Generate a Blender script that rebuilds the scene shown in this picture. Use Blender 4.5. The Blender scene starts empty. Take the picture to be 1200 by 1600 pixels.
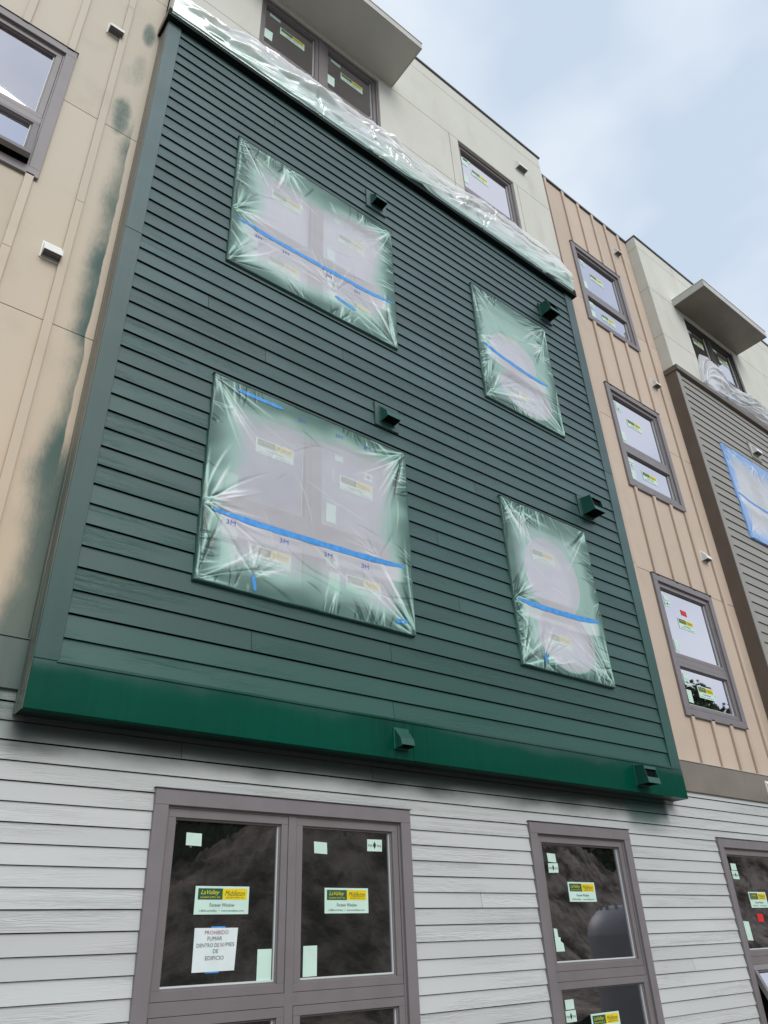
import bpy, bmesh, math, random
import numpy as np
from mathutils import Matrix, Vector

random.seed(7)
rng = np.random.default_rng(11)
S = bpy.context.scene
COL = S.collection

# ------------------------------------------------------------------ camera
cam_d = bpy.data.cameras.new("camera")
cam = bpy.data.objects.new("camera", cam_d)
COL.objects.link(cam)
R = ((0.78675833, -0.61616853, -0.03671063),
     (0.28915061, 0.42044216, -0.86001181),
     (0.54534691, 0.66600656, 0.50895188))      # right, down, forward
cam.matrix_world = Matrix(((R[0][0], -R[1][0], -R[2][0], 0.0),
                           (R[0][1], -R[1][1], -R[2][1], 0.0),
                           (R[0][2], -R[1][2], -R[2][2], 1.6),
                           (0, 0, 0, 1)))
cam_d.sensor_fit = 'VERTICAL'
cam_d.sensor_height = 36.0
cam_d.lens = 1155.0 / 1600.0 * 36.0
cam_d.clip_start = 0.05
cam_d.clip_end = 3000
S.camera = cam

# ------------------------------------------------------------------ world, sun, exposure
world = bpy.data.worlds.new("World")
S.world = world
world.use_nodes = True
SUN_EL, SUN_AZ = math.radians(36), math.radians(184)   # azimuth from +y, clockwise: straight in front of the facade
nt = world.node_tree
nt.nodes.clear()
wo = nt.nodes.new('ShaderNodeOutputWorld')
bg = nt.nodes.new('ShaderNodeBackground')
bg.inputs['Strength'].default_value = 0.1
sky = nt.nodes.new('ShaderNodeTexSky')
sky.sky_type = 'NISHITA'
sky.sun_disc = False
sky.sun_elevation = SUN_EL
sky.sun_rotation = SUN_AZ
sky.air_density = 1.0
sky.dust_density = 2.0
tc = nt.nodes.new('ShaderNodeTexCoord')
mp = nt.nodes.new('ShaderNodeMapping')
mp.inputs['Scale'].default_value = (1.0, 1.0, 1.7)
mp.inputs['Location'].default_value = (3.1, 0.4, 0.2)
nz = nt.nodes.new('ShaderNodeTexNoise')
nz.inputs['Scale'].default_value = 2.3
nz.inputs['Detail'].default_value = 4.0
nz.inputs['Roughness'].default_value = 0.5
cr = nt.nodes.new('ShaderNodeValToRGB')
cr.color_ramp.elements[0].position = 0.38
cr.color_ramp.elements[0].color = (4.6, 5.4, 6.45, 1)
cr.color_ramp.elements[1].position = 0.60
cr.color_ramp.elements[1].color = (6.6, 7.1, 7.6, 1)
mx = nt.nodes.new('ShaderNodeMix')
mx.data_type = 'RGBA'
mx.inputs[0].default_value = 0.9
nt.links.new(tc.outputs['Generated'], mp.inputs['Vector'])
nt.links.new(mp.outputs['Vector'], nz.inputs['Vector'])
nt.links.new(nz.outputs['Fac'], cr.inputs['Fac'])
nt.links.new(sky.outputs['Color'], mx.inputs[6])
nt.links.new(cr.outputs['Color'], mx.inputs[7])
nt.links.new(mx.outputs[2], bg.inputs['Color'])
nt.links.new(bg.outputs['Background'], wo.inputs['Surface'])

sun_d = bpy.data.lights.new("sun", 'SUN')
sun_d.energy = 1.2
sun_d.angle = math.radians(36)
sun_d.color = (1.0, 0.965, 0.92)
sun = bpy.data.objects.new("sun", sun_d)
COL.objects.link(sun)
sd = Vector((math.sin(SUN_AZ) * math.cos(SUN_EL), math.cos(SUN_AZ) * math.cos(SUN_EL), math.sin(SUN_EL)))
sun.rotation_euler = sd.to_track_quat('Z', 'Y').to_euler()
sun.location = (-10, -20, 30)

S.view_settings.view_transform = 'Standard'
S.view_settings.look = 'None'
S.view_settings.exposure = 0.5
S.view_settings.gamma = 1.0
S.view_settings.use_curve_mapping = False
S.render.engine = 'CYCLES'
S.cycles.max_bounces = 10
S.cycles.transparent_max_bounces = 16

# ------------------------------------------------------------------ node helper
class G:
    """small helper that writes procedural materials"""
    def __init__(self, name):
        self.m = bpy.data.materials.new(name)
        self.m.use_nodes = True
        self.t = self.m.node_tree
        self.t.nodes.clear()
        self.out = self.t.nodes.new('ShaderNodeOutputMaterial')
        self._co = None
    def n(self, kind, **kw):
        nd = self.t.nodes.new(kind)
        for k, v in kw.items():
            setattr(nd, k, v)
        return nd
    def put(self, sock, v):
        if v is None:
            return
        if isinstance(v, bpy.types.NodeSocket):
            self.t.links.new(v, sock)
        elif isinstance(v, (tuple, list)) and len(v) == 3 and sock.type == 'RGBA':
            sock.default_value = (*v, 1)
        else:
            sock.default_value = v
    def co(self):
        if not self._co:
            self._co = self.n('ShaderNodeTexCoord').outputs['Object']
        return self._co
    def xyz(self):
        s = self.n('ShaderNodeSeparateXYZ')
        self.put(s.inputs[0], self.co())
        return s.outputs
    def math(self, op, a, b=0.0, clamp=False):
        m = self.n('ShaderNodeMath', operation=op, use_clamp=clamp)
        self.put(m.inputs[0], a)
        self.put(m.inputs[1], b)
        return m.outputs[0]
    def ss(self, v, a, b, lo=0.0, hi=1.0):
        m = self.n('ShaderNodeMapRange', interpolation_type='SMOOTHSTEP')
        self.put(m.inputs['Value'], v)
        self.put(m.inputs['From Min'], a)
        self.put(m.inputs['From Max'], b)
        self.put(m.inputs['To Min'], lo)
        self.put(m.inputs['To Max'], hi)
        return m.outputs[0]
    def noise(self, scale=(1, 1, 1), s=1.0, detail=3.0, rough=0.5, dist=0.0, loc=(0, 0, 0), add=None):
        mp = self.n('ShaderNodeMapping')
        self.put(mp.inputs['Vector'], self.co())
        mp.inputs['Scale'].default_value = scale
        mp.inputs['Location'].default_value = loc
        v = mp.outputs[0]
        if add is not None:
            va = self.n('ShaderNodeVectorMath', operation='ADD')
            self.put(va.inputs[0], v)
            self.put(va.inputs[1], add)
            v = va.outputs[0]
        nn = self.n('ShaderNodeTexNoise')
        self.put(nn.inputs['Vector'], v)
        nn.inputs['Scale'].default_value = s
        nn.inputs['Detail'].default_value = detail
        nn.inputs['Roughness'].default_value = rough
        nn.inputs['Distortion'].default_value = dist
        return nn.outputs['Fac']
    def mix(self, f, a, b):
        m = self.n('ShaderNodeMix', data_type='RGBA')
        self.put(m.inputs[0], f)
        self.put(m.inputs[6], a)
        self.put(m.inputs[7], b)
        return m.outputs[2]
    def hsv(self, col, val):
        h = self.n('ShaderNodeHueSaturation')
        self.put(h.inputs['Color'], col)
        self.put(h.inputs['Value'], val)
        return h.outputs[0]
    def bump(self, h, strength=0.3, dist=0.002, prev=None):
        b = self.n('ShaderNodeBump')
        self.put(b.inputs['Height'], h)
        self.put(b.inputs['Strength'], strength)
        b.inputs['Distance'].default_value = dist
        if prev is not None:
            self.put(b.inputs['Normal'], prev)
        return b.outputs[0]
    def bsdf(self, col, rough=0.6, spec=0.5, metal=0.0, normal=None, coat=0.0):
        p = self.n('ShaderNodeBsdfPrincipled')
        self.put(p.inputs['Base Color'], col)
        self.put(p.inputs['Roughness'], rough)
        self.put(p.inputs['Specular IOR Level'], spec)
        self.put(p.inputs['Metallic'], metal)
        self.put(p.inputs['Coat Weight'], coat)
        if normal is not None:
            self.put(p.inputs['Normal'], normal)
        return p.outputs[0]
    def done(self, sh):
        self.t.links.new(sh, self.out.inputs['Surface'])
        return self.m
    def rand(self):
        return self.n('ShaderNodeObjectInfo').outputs['Random']

def plain(name, col, rough=0.6, spec=0.5, metal=0.0, var=0.06, vs=3.0, coat=0.0, bumps=0.0):
    g = G(name)
    f = g.noise(s=vs, detail=5)
    k = g.ss(f, 0.3, 0.7, 1 - var, 1 + var)
    nrm = g.bump(g.noise(s=220, detail=2), bumps, 0.001) if bumps else None
    return g.done(g.bsdf(g.hsv(col, k), rough, spec, metal, nrm, coat))

def grain(g, strength=0.35, sharp=1.0):
    """wood-grain emboss of fibre-cement lap boards, different on each board"""
    r = g.rand()
    v = g.n('ShaderNodeCombineXYZ')
    g.put(v.inputs[0], g.math('MULTIPLY', r, 37.0))
    g.put(v.inputs[1], g.math('MULTIPLY', r, 91.0))
    g.put(v.inputs[2], g.math('MULTIPLY', r, 53.0))
    f = g.noise((0.9, 1, 22), 1.0, 3, 0.55, 1.6, add=v.outputs[0])
    rings = g.math('SINE', g.math('MULTIPLY', f, 55.0))
    rings = g.math('MULTIPLY', rings, g.ss(g.noise((0.5, 1, 3), 1.3, 2, add=v.outputs[0]), 0.42, 0.62))
    fine = g.noise((14, 1, 420), 1.0, 2, 0.6)
    h = g.math('ADD', g.math('MULTIPLY', rings, 0.5), g.math('MULTIPLY', fine, 0.45))
    return g.bump(h, strength, 0.0026), f

M = {}
# green lap siding; the lowest courses carry a fresher, deeper coat
def green_mat(name, fresh=False, board=True):
    g = G(name)
    x, y, z = g.xyz()
    nb = g.noise((1, 1, 1.6), 1.5, 4)
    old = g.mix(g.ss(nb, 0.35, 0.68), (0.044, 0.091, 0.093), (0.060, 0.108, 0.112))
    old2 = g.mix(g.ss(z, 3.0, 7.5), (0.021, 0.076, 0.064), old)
    deep = (0.0002, 0.064, 0.039)
    if fresh:
        e = g.math('ADD', z, g.math('MULTIPLY', g.noise((0.7, 1, 1.5), 1.6, 3), 0.34))
        f = g.ss(e, 3.13, 3.33)
        col = g.mix(f, deep, old2)
        rough = g.ss(f, 0.0, 1.0, 0.24, 0.5)
        spec = g.ss(f, 0.0, 1.0, 0.10, 0.5)
        near = g.math('MULTIPLY', g.ss(x, 3.2, 3.45), g.ss(x, 3.9, 3.6))
        col = g.hsv(col, g.ss(g.noise((26, 1, 1.2), 1.0, 4), 0.3, 0.7, g.math('SUBTRACT', 0.96, g.math('MULTIPLY', near, 0.22)), 1.04))
        col = g.hsv(col, g.ss(g.noise((1, 1, 3), 1.1, 4), 0.3, 0.7, 0.93, 1.08))
    else:
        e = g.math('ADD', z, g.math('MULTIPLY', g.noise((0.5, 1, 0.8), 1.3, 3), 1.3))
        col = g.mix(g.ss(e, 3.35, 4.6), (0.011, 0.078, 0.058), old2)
        rough = 0.46
        spec = 0.5
    r = g.rand()
    col = g.hsv(col, g.ss(r, 0.0, 1.0, 0.88, 1.12))
    if board:
        nrm, _ = grain(g, 0.42)
    else:
        nrm = g.bump(g.noise((3, 1, 8), 6, 3), 0.12, 0.002)
    return g.done(g.bsdf(col, rough, spec, 0, nrm))
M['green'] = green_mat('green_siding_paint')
M['green_trim'] = green_mat('green_trim_paint', True, False)
M['green_dark'] = plain('dark_green_overspray', (0.003, 0.010, 0.009), 0.7, 0.15, var=0.3)
M['green_vent'] = plain('vent_green_paint', (0.010, 0.085, 0.062), 0.35, 0.5, var=0.15)
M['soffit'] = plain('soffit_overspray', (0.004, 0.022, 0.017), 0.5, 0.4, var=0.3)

# pale grey lap siding with green overspray and a painted undershadow below the bay
g = G('pale_grey_siding')
x, y, z = g.xyz()
base = g.mix(g.noise(s=1.3, detail=4), (0.51, 0.53, 0.52), (0.575, 0.595, 0.585))
base = g.hsv(base, g.ss(g.rand(), 0, 1, 0.95, 1.05))
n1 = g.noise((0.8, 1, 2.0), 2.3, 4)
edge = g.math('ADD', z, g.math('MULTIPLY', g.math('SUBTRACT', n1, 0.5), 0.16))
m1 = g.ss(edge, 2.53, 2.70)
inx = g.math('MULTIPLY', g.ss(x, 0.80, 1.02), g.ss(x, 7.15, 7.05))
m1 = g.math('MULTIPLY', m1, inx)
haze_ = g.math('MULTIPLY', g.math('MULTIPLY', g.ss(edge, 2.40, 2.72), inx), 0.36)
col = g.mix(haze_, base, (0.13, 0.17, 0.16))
col = g.mix(g.math('MULTIPLY', m1, 0.88), col, (0.006, 0.022, 0.018))  # near-black tone: overspray with the bay's shade painted in
# blot beside the right-hand vent
bx = g.math('MULTIPLY', g.ss(x, 6.35, 6.55), g.ss(x, 7.15, 6.80))
bz = g.ss(g.math('ADD', z, g.math('MULTIPLY', n1, 0.1)), 2.46, 2.68)
col = g.mix(g.math('MULTIPLY', g.math('MULTIPLY', bx, bz), 0.72), col, (0.02, 0.085, 0.07))
# spray at the left, below the taupe band
lz = g.math('MULTIPLY', g.ss(edge, 2.58, 2.76), g.ss(x, 0.95, 0.80))
col = g.mix(g.math('MULTIPLY', lz, 0.85), col, (0.03, 0.105, 0.085))
nrm, _ = grain(g, 0.65)
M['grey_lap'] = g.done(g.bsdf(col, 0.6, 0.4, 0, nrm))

# beige panels with overspray along the left edge of the bay
g = G('beige_panel')
x, y, z = g.xyz()
base = g.mix(g.noise(s=0.9, detail=4), (0.57, 0.455, 0.33), (0.65, 0.54, 0.41))
leftw = g.ss(x, 3.0, 1.0)
base = g.mix(leftw, g.hsv(g.mix(g.noise(s=0.9, detail=4), (0.53, 0.425, 0.335), (0.60, 0.49, 0.395)), 1.0), base)
base = g.mix(g.math('MULTIPLY', leftw, g.ss(z, 3.0, 9.0)), base, (0.58, 0.525, 0.43))
base = g.mix(g.math('MULTIPLY', g.ss(g.noise((1.2, 1, 1.2), 2.2, 5), 0.5, 0.8), 0.22), base, (0.36, 0.31, 0.25))
nl = g.noise((0.1, 1, 0.75), 1.0, 2, loc=(0, 0, 3.4))
nw = g.noise((1.0, 1, 1.0), 3.0, 4)
xl = g.math('ADD', 0.785, g.math('MULTIPLY', g.math('SUBTRACT', nl, 0.5), -0.42))
xl = g.math('ADD', xl, g.math('MULTIPLY', g.math('SUBTRACT', nw, 0.5), 0.12))
d = g.math('SUBTRACT', x, xl)
mask = g.ss(d, -0.15, 0.08)
mask = g.math('MULTIPLY', mask, g.ss(z, 8.5, 7.7, 0.0, 1.0))
mask = g.math('MULTIPLY', mask, g.ss(g.noise((0.2, 1, 1.1), 1.0, 2, loc=(0, 0, 1.7)), 0.34, 0.55, 0.6, 1.0))
clean = g.math('ADD', 0.884, g.math('MULTIPLY', g.math('SUBTRACT', nw, 0.5), 0.05))
keep = g.math('MULTIPLY', g.ss(x, g.math('SUBTRACT', clean, 0.012), clean, 0, 1), g.ss(z, 4.2, 4.9))
mask = g.math('MULTIPLY', mask, g.math('SUBTRACT', 1.0, keep))
mask = g.math('MULTIPLY', mask, g.ss(x, 1.2, 1.1))
# two loose clouds higher up
for cx, cz, rx, rz, a in ((0.75, 8.25, 0.10, 0.33, 0.75), (0.82, 9.72, 0.07, 0.22, 0.65), (0.80, 9.05, 0.09, 0.3, 0.35), (0.72, 8.9, 0.08, 0.2, 0.25)):
    dx = g.math('DIVIDE', g.math('SUBTRACT', x, cx), rx)
    dz = g.math('DIVIDE', g.math('SUBTRACT', z, cz), rz)
    rr = g.math('ADD', g.math('MULTIPLY', dx, dx), g.math('MULTIPLY', dz, dz))
    rr = g.math('ADD', rr, g.math('MULTIPLY', g.math('SUBTRACT', nw, 0.5), 1.6))
    mask = g.math('MAXIMUM', mask, g.math('MULTIPLY', g.ss(rr, 1.5, 0.0), a))
low = g.math('MULTIPLY', g.ss(z, 3.75, 3.2), g.ss(x, 1.2, 1.1))
mask = g.math('MAXIMUM', mask, g.math('MULTIPLY', low, 0.3))
fine = g.noise((9, 1, 2.5), 6.0, 6, 0.75)
mask = g.math('MULTIPLY', g.ss(g.math('ADD', mask, g.math('MULTIPLY', g.math('SUBTRACT', fine, 0.5), 0.40)), 0.03, 0.92), g.ss(mask, 0.01, 0.15))
base = g.hsv(base, g.ss(g.rand(), 0, 1, 0.94, 1.04))
col = g.mix(g.math('MULTIPLY', mask, g.ss(z, 3.2, 5.0, 0.80, 0.93)), base, (0.022, 0.092, 0.086))
nrm = g.bump(g.noise(s=60, detail=4), 0.12, 0.002)
M['beige'] = g.done(g.bsdf(col, 0.65, 0.35, 0, nrm))

g = G('taupe_band')
x, y, z = g.xyz()
col = g.mix(g.noise(s=1.1, detail=4), (0.185, 0.155, 0.125), (0.22, 0.185, 0.15))
mk = g.math('MULTIPLY', g.ss(x, 0.30, 0.75), g.ss(x, 1.1, 1.0))
mk = g.math('MULTIPLY', mk, g.ss(g.noise((6, 1, 1), 1.0, 3), 0.3, 0.62, 0.55, 1))
col = g.mix(g.math('MULTIPLY', mk, 0.9), col, (0.03, 0.08, 0.068))
M['taupe_band'] = g.done(g.bsdf(col, 0.4, 0.5))
M['taupe'] = plain('taupe_metal', (0.215, 0.185, 0.15), 0.35, 0.5, var=0.08)
g = G('sprayed_return_metal')
x, y, z = g.xyz()
k = g.math('MULTIPLY', g.ss(z, 5.6, 3.0, 0.15, 0.9), g.ss(g.noise((1, 6, 0.8), 2.2, 4), 0.3, 0.65))
M['return_metal'] = g.done(g.bsdf(g.mix(k, (0.20, 0.18, 0.145), (0.035, 0.10, 0.085)), 0.4, 0.5))
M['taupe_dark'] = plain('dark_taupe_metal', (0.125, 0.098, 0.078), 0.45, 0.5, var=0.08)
M['far_siding'] = None
g = G('warm_grey_siding')
col = g.mix(g.noise(s=1.3, detail=4), (0.285, 0.275, 0.25), (0.315, 0.305, 0.28))
col = g.hsv(col, g.ss(g.rand(), 0, 1, 0.95, 1.05))
nrm, _ = grain(g, 0.35)
M['far_siding'] = g.done(g.bsdf(col, 0.6, 0.4, 0, nrm))

g = G('stucco')
a = g.noise(s=1.6, detail=6, rough=0.6)
col = g.mix(a, (0.57, 0.57, 0.50), (0.69, 0.69, 0.63))
col = g.mix(g.math('MULTIPLY', g.ss(g.noise((2, 2, 0.5), 1.5, 5), 0.5, 0.75), 0.25), col, (0.42, 0.40, 0.35))
nrm = g.bump(g.noise(s=45, detail=6, rough=0.7), 0.35, 0.004)
M['stucco'] = g.done(g.bsdf(col, 0.85, 0.25, 0, nrm))
M['canopy'] = plain('canopy_metal', (0.50, 0.49, 0.45), 0.45, 0.5, var=0.04)
M['cap_metal'] = plain('dark_cap_metal', (0.07, 0.068, 0.07), 0.4, 0.5)
M['trim'] = plain('window_trim_paint', (0.205, 0.185, 0.192), 0.42, 0.5, var=0.05, vs=5)
M['sash'] = plain('window_sash_grey', (0.20, 0.178, 0.182), 0.33, 0.5, var=0.05, vs=5)
M['sash_dark'] = plain('dark_window_sash', (0.055, 0.048, 0.045), 0.35, 0.5, var=0.05)
M['spacer'] = plain('glazing_bead', (0.62, 0.68, 0.66), 0.35, 0.5, var=0.03)
M['void'] = plain('dark_room', (0.012, 0.012, 0.012), 0.9, 0.1, var=0.05)
M['core'] = plain('wall_sheathing', (0.03, 0.028, 0.025), 0.9, 0.1, var=0.05)
M['white_vent'] = plain('white_vent_plastic', (0.78, 0.78, 0.74), 0.4, 0.5, var=0.03)
M['louver_grey'] = plain('grey_vent_louver', (0.22, 0.22, 0.22), 0.5, 0.4)
M['black'] = plain('black_opening', (0.004, 0.005, 0.005), 0.8, 0.1, var=0.05)
M['blue_tape'] = plain('blue_painters_tape', (0.05, 0.30, 0.74), 0.45, 0.4, var=0.15, vs=20)
M['blue_film'] = plain('pale_blue_film', (0.33, 0.50, 0.80), 0.35, 0.5, var=0.15, vs=8)
M['film_ink'] = plain('blue_film_ink', (0.10, 0.14, 0.50), 0.5, 0.3)
M['film_ink_pale'] = plain('pale_blue_film_ink', (0.56, 0.61, 0.78), 0.5, 0.3)
M['paper'] = plain('pale_green_tinted_paper', (0.60, 0.80, 0.70), 0.5, 0.4, var=0.04, vs=9)
M['paper_white'] = plain('white_paper', (0.72, 0.80, 0.80), 0.6, 0.3, var=0.04, vs=9)
M['lab_green'] = plain('dark_green_print', (0.02, 0.10, 0.06), 0.5, 0.3)
M['lab_yellow'] = plain('yellow_print', (0.80, 0.62, 0.01), 0.5, 0.3)
M['ink'] = plain('black_print', (0.03, 0.045, 0.045), 0.6, 0.2)
M['ink_red'] = plain('red_print', (0.30, 0.04, 0.04), 0.6, 0.2)
M['red_label'] = plain('red_label', (0.62, 0.03, 0.03), 0.5, 0.3)

# window glass: coated double glazing, mostly seen by what it mirrors
g = G('window_glass')
lw = g.n('ShaderNodeLayerWeight')
lw.inputs['Blend'].default_value = 0.5
fac = g.ss(lw.outputs['Facing'], 0.08, 0.62, 0.25, 0.72)
gl = g.n('ShaderNodeBsdfGlossy')
gl.inputs['Roughness'].default_value = 0.015
gl.inputs['Color'].default_value = (0.96, 0.925, 1.0, 1)
g.put(gl.inputs['Normal'], g.bump(g.noise(s=1.4, detail=1), 0.10, 0.01))
inner = g.bsdf((0.012, 0.014, 0.013), 0.4, 0.0)
ms = g.n('ShaderNodeMixShader')
g.put(ms.inputs[0], fac)
g.put(ms.inputs[1], inner)
g.put(ms.inputs[2], gl.outputs[0])
M['glass'] = g.done(ms.outputs[0])

def plastic_mat(name, paint_col, milk=0.42, tint=(0.86, 0.86, 0.95), gloss=0.85, mid=(0.50, 0.78, 0.68)):
    g = G(name)
    at = g.n('ShaderNodeAttribute', attribute_name='paint_and_shade')
    pr, mk = at.outputs['Color'], at.outputs['Alpha']
    sep = g.n('ShaderNodeSeparateColor')
    g.put(sep.inputs[0], pr)
    paint_and_shade, opq = sep.outputs[0], sep.outputs[1]
    rp = g.n('ShaderNodeValToRGB')
    el = rp.color_ramp.elements
    el[0].position, el[0].color = 0.05, (*tint, 1)
    el[1].position, el[1].color = 0.95, (*paint_col, 1)
    e2 = el.new(0.42)
    e2.color = (*mid, 1)
    e3 = el.new(0.72)
    e3.color = tuple(0.35 * a + 0.65 * b for a, b in zip(mid, paint_col)) + (1,)
    g.put(rp.inputs[0], paint_and_shade)
    col = rp.outputs[0]
    df = g.n('ShaderNodeBsdfDiffuse')
    g.put(df.inputs['Color'], col)
    tl = g.n('ShaderNodeBsdfTranslucent')
    g.put(tl.inputs['Color'], col)
    m1 = g.n('ShaderNodeMixShader')
    m1.inputs[0].default_value = 0.12
    g.put(m1.inputs[1], df.outputs[0])
    g.put(m1.inputs[2], tl.outputs[0])
    tr = g.n('ShaderNodeBsdfTransparent')
    m2 = g.n('ShaderNodeMixShader')
    g.put(m2.inputs[0], opq)
    g.put(m2.inputs[1], tr.outputs[0])
    g.put(m2.inputs[2], m1.outputs[0])
    gs = g.n('ShaderNodeBsdfGlossy')
    gs.inputs['Roughness'].default_value = 0.22
    fr = g.n('ShaderNodeFresnel')
    fr.inputs['IOR'].default_value = 1.5
    bn = g.bump(g.noise(s=26, detail=3, dist=1.5), 0.25, 0.004)
    g.put(gs.inputs['Normal'], bn)
    g.put(fr.inputs['Normal'], bn)
    m3 = g.n('ShaderNodeMixShader')
    g.put(m3.inputs[0], g.math('MINIMUM', g.math('MULTIPLY', fr.outputs[0], gloss), 0.22))
    g.put(m3.inputs[1], m2.outputs[0])
    g.put(m3.inputs[2], gs.outputs[0])
    return g.done(m3.outputs[0])
M['plastic'] = plastic_mat('sprayed_plastic_sheet', (0.030, 0.100, 0.082), tint=(0.95, 0.95, 1.0))
M['plastic_clear'] = plastic_mat('clear_plastic_sheet', (0.012, 0.085, 0.06), tint=(0.95, 0.96, 0.95), gloss=0.55)
M['plastic_blue'] = plastic_mat('blue_edged_plastic_sheet', (0.20, 0.42, 0.85), tint=(0.88, 0.90, 0.93), mid=(0.55, 0.70, 0.92))

# ------------------------------------------------------------------ mesh helpers
class MB:
    """collects faces; build() links them as ONE mesh object"""
    def __init__(self):
        self.v, self.f, self.mi, self.mats, self.smooth = [], [], [], [], False
    def slot(self, mat):
        if mat not in self.mats:
            self.mats.append(mat)
        return self.mats.index(mat)
    def poly(self, pts, faces, mat):
        o = len(self.v)
        self.v += [tuple(p) for p in pts]
        k = self.slot(mat)
        for f in faces:
            self.f.append(tuple(o + i for i in f))
            self.mi.append(k)
    def box(self, x0, x1, y0, y1, z0, z1, mat):
        p = [(x0, y0, z0), (x1, y0, z0), (x1, y1, z0), (x0, y1, z0), (x0, y0, z1), (x1, y0, z1), (x1, y1, z1), (x0, y1, z1)]
        self.poly(p, [(0, 3, 2, 1), (4, 5, 6, 7), (0, 1, 5, 4), (1, 2, 6, 5), (2, 3, 7, 6), (3, 0, 4, 7)], mat)
    def quad(self, x0, x1, y, z0, z1, mat):
        self.poly([(x0, y, z0), (x1, y, z0), (x1, y, z1), (x0, y, z1)], [(0, 1, 2, 3)], mat)
    def prism(self, prof, x0, x1, mat):
        """profile of (y,z) points extruded along x"""
        n = len(prof)
        p = [(x0, a, b) for a, b in prof] + [(x1, a, b) for a, b in prof]
        fs = [tuple(range(n)), tuple(range(2 * n - 1, n - 1, -1))]
        fs += [(i, i + n, (i + 1) % n + n, (i + 1) % n) for i in range(n)]
        self.poly(p, fs, mat)
    def build(self, name, parent=None, bevel=0.0, label=None):
        me = bpy.data.meshes.new(name)
        me.from_pydata(self.v, [], self.f)
        for m in self.mats:
            me.materials.append(M[m])
        me.polygons.foreach_set('material_index', self.mi)
        if self.smooth:
            me.polygons.foreach_set('use_smooth', [True] * len(me.polygons))
        bm = bmesh.new()
        bm.from_mesh(me)
        bmesh.ops.recalc_face_normals(bm, faces=bm.faces)
        if bevel:
            bmesh.ops.bevel(bm, geom=list(bm.edges), offset=bevel, segments=1, affect='EDGES', clamp_overlap=True)
        bm.to_mesh(me)
        bm.free()
        o = bpy.data.objects.new(name, me)
        COL.objects.link(o)
        if parent is not None:
            o.parent = parent
            o.matrix_parent_inverse = world_of(parent).inverted()
        if label:
            o['label'] = label
        return o

def world_of(o):
    m = o.matrix_basis.copy()
    while o.parent is not None:
        m = o.parent.matrix_basis @ o.matrix_parent_inverse @ m if False else world_of(o.parent) @ o.matrix_parent_inverse @ m
        break
    return m

def empty(name, loc, parent=None, **props):
    o = bpy.data.objects.new(name, None)
    COL.objects.link(o)
    o.empty_display_size = 0.2
    if parent is not None:
        o.parent = parent
        o.matrix_parent_inverse = world_of(parent).inverted()
    o.location = loc
    for k, v in props.items():
        o[k] = v
    return o

def text_verts(body, size, shear=0.0):
    cu = bpy.data.curves.new('t', 'FONT')
    cu.body = body
    cu.size = size
    cu.shear = shear
    cu.align_x = 'CENTER'
    cu.align_y = 'CENTER'
    cu.resolution_u = 2
    ob = bpy.data.objects.new('t', cu)
    COL.objects.link(ob)
    dg = bpy.context.evaluated_depsgraph_get()
    dg.update()
    me = ob.evaluated_get(dg).to_mesh()
    vs = [tuple(v.co) for v in me.vertices]
    fs = [tuple(p.vertices) for p in me.polygons]
    ob.evaluated_get(dg).to_mesh_clear()
    bpy.data.objects.remove(ob)
    bpy.data.curves.remove(cu)
    return vs, fs
_tc = {}
def add_text(mb, body, cx, y, cz, w, h, mat, shear=0.0, rot=0.0):
    """flat lettering facing -y, fitted into w x h"""
    key = (body, shear)
    if key not in _tc:
        _tc[key] = text_verts(body, 1.0, shear)
    vs, fs = _tc[key]
    if not vs:
        return
    xs = [v[0] for v in vs]
    ys = [v[1] for v in vs]
    sx = w / max(1e-6, max(xs) - min(xs))
    sy = h / max(1e-6, max(ys) - min(ys))
    mxx, myy = (max(xs) + min(xs)) / 2, (max(ys) + min(ys)) / 2
    c, s = math.cos(rot), math.sin(rot)
    pts = []
    for v in vs:
        a, b = (v[0] - mxx) * sx, (v[1] - myy) * sy
        pts.append((cx + a * c - b * s, y, cz + a * s + b * c))
    mb.poly(pts, fs, mat)

def sst(x, a, b):
    t = np.clip((x - a) / (b - a), 0, 1)
    return t * t * (3 - 2 * t)

# ------------------------------------------------------------------ the place: ground and what lies across from the wall
def heightfield(name, x0, x1, y0, y1, nx, ny, fn, mat, kind):
    xs = np.linspace(x0, x1, nx)
    ys = np.linspace(y0, y1, ny)
    X, Y = np.meshgrid(xs, ys)
    Z = fn(X, Y)
    vs = np.stack([X.ravel(), Y.ravel(), Z.ravel()], 1)
    fs = [(j * nx + i, j * nx + i + 1, (j + 1) * nx + i + 1, (j + 1) * nx + i) for j in range(ny - 1) for i in range(nx - 1)]
    me = bpy.data.meshes.new(name)
    me.from_pydata(vs.tolist(), [], fs)
    me.materials.append(mat)
    me.polygons.foreach_set('use_smooth', [True] * len(me.polygons))
    o = bpy.data.objects.new(name, me)
    COL.objects.link(o)
    o['kind'] = kind
    return o

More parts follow.
